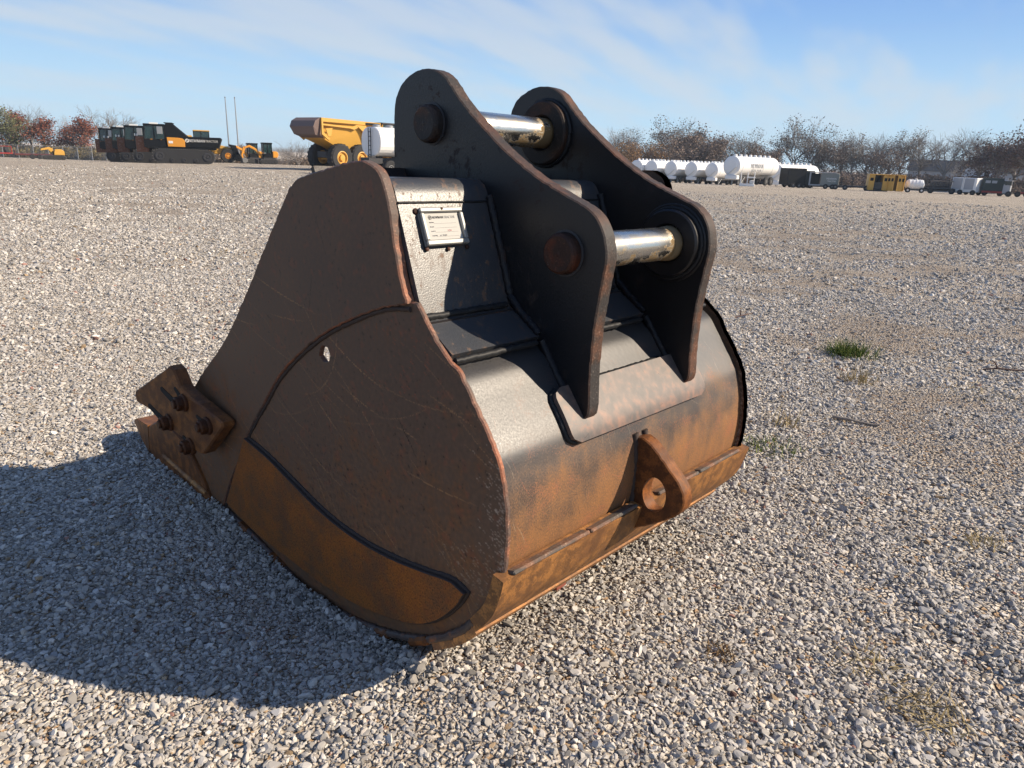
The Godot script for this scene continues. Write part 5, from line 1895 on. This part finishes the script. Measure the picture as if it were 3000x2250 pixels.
func box_trailer(called: String, label: String, l: float, h: float, d: float, m: Material, at: Array, turn: float, nose := 0.0) -> Node3D:
	var o := thing(called, label, "trailer")
	var s := st()
	var y := 0.45
	plate(s, s, pts([-l / 2, y, l / 2, y, l / 2, y + h - 0.1, l / 2 - 0.1, y + h, -l / 2 + 0.1, y + h, -l / 2, y + h - 0.1], 1.0), -d / 2, d / 2, 0.04)
	build("box_body", [s, m], o)
	if nose > 0.0:
		var t := st()
		for z in [-1.0, 1.0]:
			rod(t, Vector3(l / 2, 0.5, z * d * 0.4), Vector3(l / 2 + nose, 0.5, 0), 0.05, 6)
		build("drawbar", [t, M.dark_steel], o)
	for x in [-0.45, 0.45]:
		for z in [-1.0, 1.0]:
			wheel(Vector3(x, 0.34, z * (d / 2 + 0.02)), 0.34, 0.22, M.grey_steel, o)
	slab("bumper", Vector3(0, 0.42, 0), Vector3(l, 0.14, d * 0.9), M.dark_steel, o)
	place(o, at[0], at[1], turn, 0.0, 0.82)
	return o

func right_trailers() -> void:
	var t := tank_trailer("largest white tank trailer, nearest in the row, dark lettering on its side")
	place(t, 15.85, 91.0, 60.0)
	var s := st()
	letters("lettering", "NEWMAN", 0.7, M.wall_sheet, t, Transform3D(Basis.IDENTITY, Vector3(4.2, 2.35, 1.165)), 0.02, "Droid Sans", 3.0)
	letters("lettering", "TRACTOR", 0.45, M.wall_sheet, t, Transform3D(Basis.IDENTITY, Vector3(4.2, 1.85, 1.09)), 0.02, "Droid Sans", 2.6)
	place(copy(t, "white tank trailer at the right end of the row behind the black box trailer"), 18.95, 101.0, 60.0)
	place(copy(t, "fifth white tank trailer from the left, just left of the largest"), 14.45, 118.0, 60.0)
	place(copy(t, "fourth white tank trailer from the left"), 12.95, 119.0, 60.0)
	place(copy(t, "third white tank trailer from the left"), 11.45, 120.0, 60.0)
	place(copy(t, "second white tank trailer from the left"), 10.0, 121.0, 60.0)
	place(copy(t, "leftmost white tank trailer, half behind the bucket's far ear"), 8.9, 122.0, 60.0)
	# white pump skid on legs in front of the big tank
	var o := thing("pump_skid", "white steel stand on legs in front of the largest tank trailer", "stand")
	slab("base", Vector3(0, 0.14, 0), Vector3(1.7, 0.28, 0.9), M.white_paint, o)
	for x in [-0.75, 0.0, 0.75]:
		slab("leg", Vector3(x, 0.9, 0.3), Vector3(0.1, 1.4, 0.1), M.white_paint, o)
	slab("tank_shelf", Vector3(0.4, 1.0, 0), Vector3(0.9, 0.12, 0.8), M.white_paint, o)
	slab("motor", Vector3(0.5, 0.5, 0.1), Vector3(0.5, 0.45, 0.4), M.off_white, o, 0.08)
	place(o, 17.1, 87.5, 0.0)
	box_trailer("box_trailer", "tall black box trailer in front of the rightmost white tank", 2.9, 2.3, 2.4, M.black_paint, [20.2, 90.0], 30.0, 1.0)
	box_trailer("box_trailer", "dark box trailer touching the right side of the tall black one", 1.9, 2.0, 2.2, M.dark_green_paint, [21.15, 90.5], 8.0)
	# grey trailer with a side blacked in as shade and a lettered box
	o = box_trailer("grey_trailer", "grey box trailer with white lettering and a bay blacked in as shade", 2.5, 1.75, 2.2, M.grey_paint, [22.7, 89.0], 0.0)
	letters("lettering", "NEWMAN", 0.5, M.white_paint, o, Transform3D(Basis.IDENTITY, Vector3(0.2, 1.45, 1.12)), 0.02, "Droid Sans", 1.3)
	letters("lettering", "TRACTOR", 0.3, M.white_paint, o, Transform3D(Basis.IDENTITY, Vector3(0.25, 1.1, 1.12)), 0.02, "Droid Sans", 1.1)
	slab("open_bay", Vector3(-2.0, 1.35, 0.0), Vector3(1.25, 1.5, 2.0), M.black_paint, o)  # solid black block standing for the shade inside the bay
	slab("bay_frame", Vector3(-2.7, 1.35, 0.1), Vector3(0.22, 1.9, 2.0), M.wall_sheet, o)
	slab("bay_roof", Vector3(-1.0, 2.25, 0.1), Vector3(3.7, 0.1, 2.1), M.wall_sheet, o)
	slab("bay_floor", Vector3(-2.0, 0.5, 0.1), Vector3(1.6, 0.2, 2.1), M.wall_sheet, o)
	# low flatbed with two dark racks
	o = thing("flatbed_trailer", "low dark flatbed trailer carrying two ladder-like racks", "trailer")
	slab("deck", Vector3(0, 0.5, 0), Vector3(4.2, 0.2, 1.9), M.dark_steel, o)
	for x in [-1.5, 0.0]:
		for k in 5:
			slab("rack_rung", Vector3(x, 0.75 + k * 0.24, 0), Vector3(0.42, 0.12, 0.5), M.rubber, o)
		for z in [-0.24, 0.24]:
			slab("rack_post", Vector3(x, 1.15, z), Vector3(0.1, 1.2, 0.06), M.dark_steel, o)
	for x in [-2.2, -0.9, 1.9]:
		wheel(Vector3(x, 0.36, 0.95), 0.36, 0.25, M.grey_steel, o)
	place(o, 24.2, 87.0, 0.0, 0.0, 0.8)
	yellow_sheds()
	# small white tanker
	o = thing("small_tanker", "small white round tanker trailer right of the yellow sheds", "tank trailer")
	s = st()
	lathe(s, Vector3(-1.0, 1.1, 0), Vector3(1, 0, 0), [Vector2(0, -0.18), Vector2(0.4, -0.12), Vector2(0.62, 0.02), Vector2(0.68, 0.2), Vector2(0.68, 1.9), Vector2(0.62, 2.08), Vector2(0.4, 2.2), Vector2(0, 2.26)], 24)
	build("tank", [s, M.white_paint], o)
	for x in [-0.75, -0.3, 0.15, 0.6]:
		s = st()
		lathe(s, Vector3(x, 1.1, 0), Vector3(1, 0, 0), [Vector2(0.67, -0.06), Vector2(0.72, -0.03), Vector2(0.72, 0.03), Vector2(0.67, 0.06)], 24)
		build("hoop", [s, M.white_paint], o)
	slab("frame", Vector3(0, 0.42, 0), Vector3(2.6, 0.14, 1.0), M.dark_steel, o)
	for x in [-0.9, 0.9]:
		wheel(Vector3(x, 0.34, 0.6), 0.34, 0.22, M.white_paint, o)
	s = st()
	lathe(s, Vector3(0.1, 1.76, 0), Vector3(0, 1, 0), [Vector2(0.2, 0), Vector2(0.2, 0.14), Vector2(0, 0.2)], 12)
	build("hatch", [s, M.off_white], o)
	place(o, 28.05, 84.5, 14.0, 0.0, 0.8)
	# flatbed with gantry
	o = thing("flatbed_trailer", "black flatbed trailer with a goalpost frame and stacked beams", "trailer")
	slab("deck", Vector3(0, 0.6, 0), Vector3(4.0, 0.22, 2.0), M.black_paint, o)
	for x in [-1.6, 1.1]:
		for z in [-0.9, 0.9]:
			slab("frame_post", Vector3(x, 1.2, z), Vector3(0.1, 1.3, 0.1), M.dark_steel, o)
		slab("frame_beam", Vector3(x, 1.86, 0), Vector3(0.12, 0.1, 1.9), M.dark_steel, o)
	slab("frame_beam", Vector3(-0.25, 1.86, 0.9), Vector3(2.8, 0.1, 0.1), M.dark_steel, o)
	for e in [[0.0, 0.85, 0.2], [-0.2, 1.0, -0.1], [0.3, 1.72, 0.3]]:
		slab("beam", Vector3(e[0], e[1], e[2]), Vector3(2.6, 0.12, 0.2), M.dry_stick if e[1] > 1.5 else M.dark_steel, o)
	for x in [-1.0, 1.6]:
		wheel(Vector3(x, 0.4, 1.0), 0.4, 0.28, M.dark_steel, o)
	place(o, 29.55, 84.0, 0.0, 0.0, 0.8)
	# white enclosed trailer
	o = thing("enclosed_trailer", "white enclosed trailer with two grey end panels", "trailer")
	slab("box_body", Vector3(0, 1.32, 0), Vector3(3.1, 1.9, 2.2), M.white_paint, o, 0.06)
	for x in [-0.85, 0.65]:
		slab("panel", Vector3(x, 1.4, 1.11), Vector3(1.2, 1.6, 0.03), M.wall_sheet, o, 0.0)
	slab("lower_skirt", Vector3(0, 0.55, 1.11), Vector3(3.0, 0.35, 0.04), M.off_white, o, 0.0)
	slab("divider", Vector3(-0.1, 1.35, 1.12), Vector3(0.12, 1.85, 0.05), M.off_white, o, 0.0)
	for z in [-0.9, 0.9]:
		wheel(Vector3(-0.3, 0.34, z * 1.2), 0.34, 0.22, M.dark_steel, o)
		wheel(Vector3(1.3, 0.34, z * 1.2), 0.34, 0.22, M.dark_steel, o)
	place(o, 31.1, 83.0, -20.0, 0.0, 0.8)
	# dark windowed trailer on a red base
	o = thing("office_trailer", "dark grey trailer with small windows on a red frame", "trailer")
	slab("box_body", Vector3(0, 1.5, 0), Vector3(2.7, 1.7, 2.0), M.dark_green_paint, o, 0.05)
	slab("red_frame", Vector3(0, 0.52, 0.1), Vector3(2.6, 0.26, 2.0), M.red_paint, o)
	for x in [-0.75, 0.0]:
		slab("window", Vector3(x, 1.85, 1.01), Vector3(0.6, 0.35, 0.04), M.wall_sheet, o, 0.01)
	slab("side_mirror", Vector3(1.3, 2.2, 1.0), Vector3(0.45, 0.3, 0.1), M.wall_sheet, o)
	for x in [-0.9, 0.9]:
		wheel(Vector3(x, 0.36, 0.95), 0.36, 0.25, M.dark_steel, o)
	place(o, 32.6, 82.0, 0.0, 0.0, 0.8)
	o = thing("operator_booth", "pale grey narrow booth with dark panes beside the windowed trailer", "booth")
	slab("body", Vector3(0, 1.0, 0), Vector3(0.85, 1.2, 0.9), M.wall_sheet, o, 0.05)
	slab("upper", Vector3(0.05, 1.72, 0), Vector3(0.8, 0.6, 0.9), M.dark_steel, o, 0.05)
	for x in [-0.15, 0.25]:
		slab("window", Vector3(x, 1.72, 0.46), Vector3(0.3, 0.45, 0.03), M.cab_glass, o, 0.0)
	slab("roof", Vector3(0.05, 2.05, 0), Vector3(0.9, 0.08, 1.0), M.wall_sheet, o)
	wheel(Vector3(0.35, 0.36, 0.5), 0.36, 0.2, M.dark_steel, o)
	slab("skid", Vector3(0, 0.33, 0), Vector3(0.9, 0.14, 0.9), M.dark_steel, o)
	place(o, 33.35, 80.0, -8.0, 0.0, 0.8)
	o = thing("red_implement", "low red implement with black wheels at the right edge", "farm implement")
	slab("beam", Vector3(0, 0.55, 0), Vector3(2.4, 0.2, 0.5), M.red_paint, o)
	slab("toolbar", Vector3(0, 0.4, 0.4), Vector3(2.2, 0.12, 0.12), M.red_paint, o)
	for x in [-0.9, 0.1, 1.0]:
		wheel(Vector3(x, 0.36, 0.5), 0.36, 0.25, M.dark_steel, o)
	place(o, 34.4, 80.0, 0.0, 0.0, 0.8)
	building()

func yellow_sheds() -> void:
	var o := thing("yellow_shed", "yellow site hut with two windows and a dark doorway", "hut", "yellow huts")
	slab("wall", Vector3(-0.9, 1.15, 0), Vector3(0.75, 2.1, 2.0), M.yellow_paint, o)
	slab("wall", Vector3(0.9, 1.15, 0), Vector3(0.75, 2.1, 2.0), M.yellow_paint, o)
	slab("wall", Vector3(0, 1.15, -0.9), Vector3(1.1, 2.1, 0.1), M.dark_steel, o)
	slab("roof", Vector3(0, 2.24, 0), Vector3(2.6, 0.1, 2.1), M.yellow_paint, o)
	slab("floor", Vector3(0, 0.1, 0), Vector3(2.6, 0.2, 2.0), M.dark_steel, o)
	slab("half_door", Vector3(0, 0.75, 0.95), Vector3(1.0, 1.0, 0.06), M.dark_steel, o)
	for x in [-0.9, 0.9]:
		slab("window", Vector3(x, 1.6, 1.01), Vector3(0.42, 0.42, 0.04), M.black_paint, o, 0.02)
	place(o, 25.75, 85.5, 10.0, 0.0, 0.82)
	o = thing("yellow_shed", "yellow hut with both windowed doors swung open toward the yard", "hut", "yellow huts")
	slab("roof", Vector3(0, 2.24, -0.5), Vector3(2.2, 0.1, 1.6), M.yellow_paint, o)
	slab("back_wall", Vector3(0, 1.15, -1.2), Vector3(2.2, 2.1, 0.1), M.yellow_paint, o)
	slab("side_wall", Vector3(-1.05, 1.15, -0.6), Vector3(0.1, 2.1, 1.2), M.yellow_paint, o)
	slab("side_wall", Vector3(1.05, 1.15, -0.6), Vector3(0.1, 2.1, 1.2), M.yellow_paint, o)
	for sg in [-1.0, 1.0]:
		var d := Node3D.new()
		d.name = "door"
		o.add_child(d, true)
		d.position = Vector3(sg * 0.25, 0, 0.35)
		d.rotation.y = sg * 0.62
		slab("door_leaf", Vector3(sg * 0.5, 1.15, 0), Vector3(1.15, 2.1, 0.07), M.yellow_paint, d)
		for x in [0.22, 0.72]:
			slab("window", Vector3(sg * x, 1.6, 0.045), Vector3(0.32, 0.42, 0.03), M.black_paint, d, 0.01)
	place(o, 26.9, 84.0, 0.0, 0.0, 0.82)

func building() -> void:
	var o := thing("metal_building", "long low grey metal building with dark roof behind bare trees", "building")
	var s := st()
	box(s, Vector3(0, 2.4, 0), Vector3(26.0, 4.8, 12.0))
	var w := build("wall", [s, M.wall_sheet], o)
	for i in 40:
		slab("wall_rib", Vector3(-12.7 + i * 0.65, 2.4, 6.02), Vector3(0.06, 4.7, 0.05), M.wall_sheet, w, 0.0)
	block("roof", [-13.3, 4.6, 13.3, 4.6, 13.3, 4.85, 13.0, 7.2, -13.0, 7.2, -13.3, 4.85], -6.0, 6.3, M.roof_sheet, o)
	place(o, 31.2, 178.0, 0.0, -1.2)
	o = thing("white_gable", "white gable ended annex with a dark window and porch posts", "building")
	block("wall", [-2.8, 0.0, 2.8, 0.0, 2.8, 4.4, 0.3, 6.6, -2.8, 4.4], -3.0, 3.0, M.white_paint, o)
	slab("window", Vector3(1.2, 3.6, 3.03), Vector3(0.9, 1.0, 0.1), M.black_paint, o, 0.0)
	for x in [-1.6, 0.2, 2.3]:
		slab("porch_post", Vector3(x, 1.5, 3.6), Vector3(0.2, 3.0, 0.2), M.white_paint, o)
	slab("porch_roof", Vector3(0.3, 3.0, 3.5), Vector3(5.0, 0.15, 1.4), M.roof_sheet, o)
	place(o, 31.7, 160.0, 0.0, -0.3)

# ---------------------------------------------------------------- sky: blue air with thin high cloud, all round
func sky_image() -> Image:
	var w := 2048
	var h := 1024
	var d := PackedByteArray()
	d.resize(w * h * 3)
	var n1 := noise(1.0, 81, 5)
	var n2 := noise(1.0, 82, 4)
	var top := Color(0.235, 0.345, 0.545)
	var mid := Color(0.475, 0.625, 0.83)
	var low := Color(0.655, 0.78, 0.875)
	var hor := Color(0.695, 0.80, 0.865)
	for y in h / 2:
		var el := PI / 2 - PI * (y + 0.5) / h
		var e := rad_to_deg(el)
		var base := hor.lerp(low, sm(0.0, 5.0, e)).lerp(mid, sm(3.0, 13.0, e)).lerp(top, sm(11.0, 55.0, e))
		for x in w:
			var az := TAU * (x + 0.5) / w
			# a high layer seen flat on: streaks run across it
			var sy := maxf(sin(el), 0.02) + 0.11
			var px := sin(az) * cos(el) / sy
			var pz := cos(az) * cos(el) / sy
			var q := px * 0.5 + pz * 0.86
			var t := px * 0.86 - pz * 0.5
			var a := n1.get_noise_2d(q * 0.16 + 3.0, t * 0.42)
			var b := n2.get_noise_2d(q * 0.55, t * 2.3 + 7.0)
			var c := sm(-0.42, 0.55, a * 0.6 + b * 0.7) * 0.66 * lerpf(1.0, 0.55, sm(18.0, 60.0, e))
			c *= lerpf(0.45, 1.0, sm(0.0, 7.0, e))
			var k := base.lerp(Color(0.755, 0.775, 0.80), c)
			put(d, (y * w + x) * 3, k)
	var under := Color(0.52, 0.51, 0.49)
	for i in range(h / 2 * w, h * w):
		put(d, i * 3, under)
	return Image.create_from_data(w, h, false, Image.FORMAT_RGB8, d)

func _ready() -> void:
	rng.seed = 20241
	bump.seed = 7
	bump.frequency = 0.35
	bump.fractal_octaves = 3
	# ---- camera
	var cam := Camera3D.new()
	cam.name = "camera"
	cam.fov = 56.82
	cam.near = 0.05
	cam.far = 1500.0
	var pitch := deg_to_rad(17.719)
	var roll := deg_to_rad(2.0618)
	var ey := Vector3(0, cos(pitch), -sin(pitch))
	var ez := Vector3(0, sin(pitch), cos(pitch))
	cam.transform = Transform3D(Basis(Vector3.RIGHT * cos(roll) + ey * sin(roll), Vector3.RIGHT * -sin(roll) + ey * cos(roll), ez), Vector3(0, 1.5, 0))
	add_child(cam)
	# ---- sky, sun, exposure
	var we := WorldEnvironment.new()
	we.name = "environment"
	var env := Environment.new()
	env.background_mode = Environment.BG_SKY
	var ps := PanoramaSkyMaterial.new()
	ps.panorama = ImageTexture.create_from_image(sky_image())
	var sky := Sky.new()
	sky.sky_material = ps
	env.sky = sky
	env.background_energy_multiplier = 0.84
	env.tonemap_mode = Environment.TONE_MAPPER_LINEAR
	env.tonemap_exposure = 1.55
	env.sdfgi_enabled = true
	env.ssao_enabled = true
	env.ssil_enabled = true
	env.fog_enabled = true
	env.fog_density = 0.00035
	env.fog_light_color = Color(0.72, 0.79, 0.86)
	we.environment = env
	add_child(we)
	var sun := DirectionalLight3D.new()
	sun.name = "sun"
	var to := Vector3(1.5, 0.95, 0.05)
	sun.look_at_from_position(to, Vector3.ZERO)
	sun.light_color = Color(1.0, 0.93, 0.835)
	sun.light_energy = 1.6
	sun.light_angular_distance = 0.53
	sun.shadow_enabled = true
	add_child(sun)
	make_materials()
	bucket_materials()
	# ---- the yard, then what stands on it
	ground()
	bucket()
	left_machines()
	right_trailers()
	trees()
	ground_things()
	gravel()
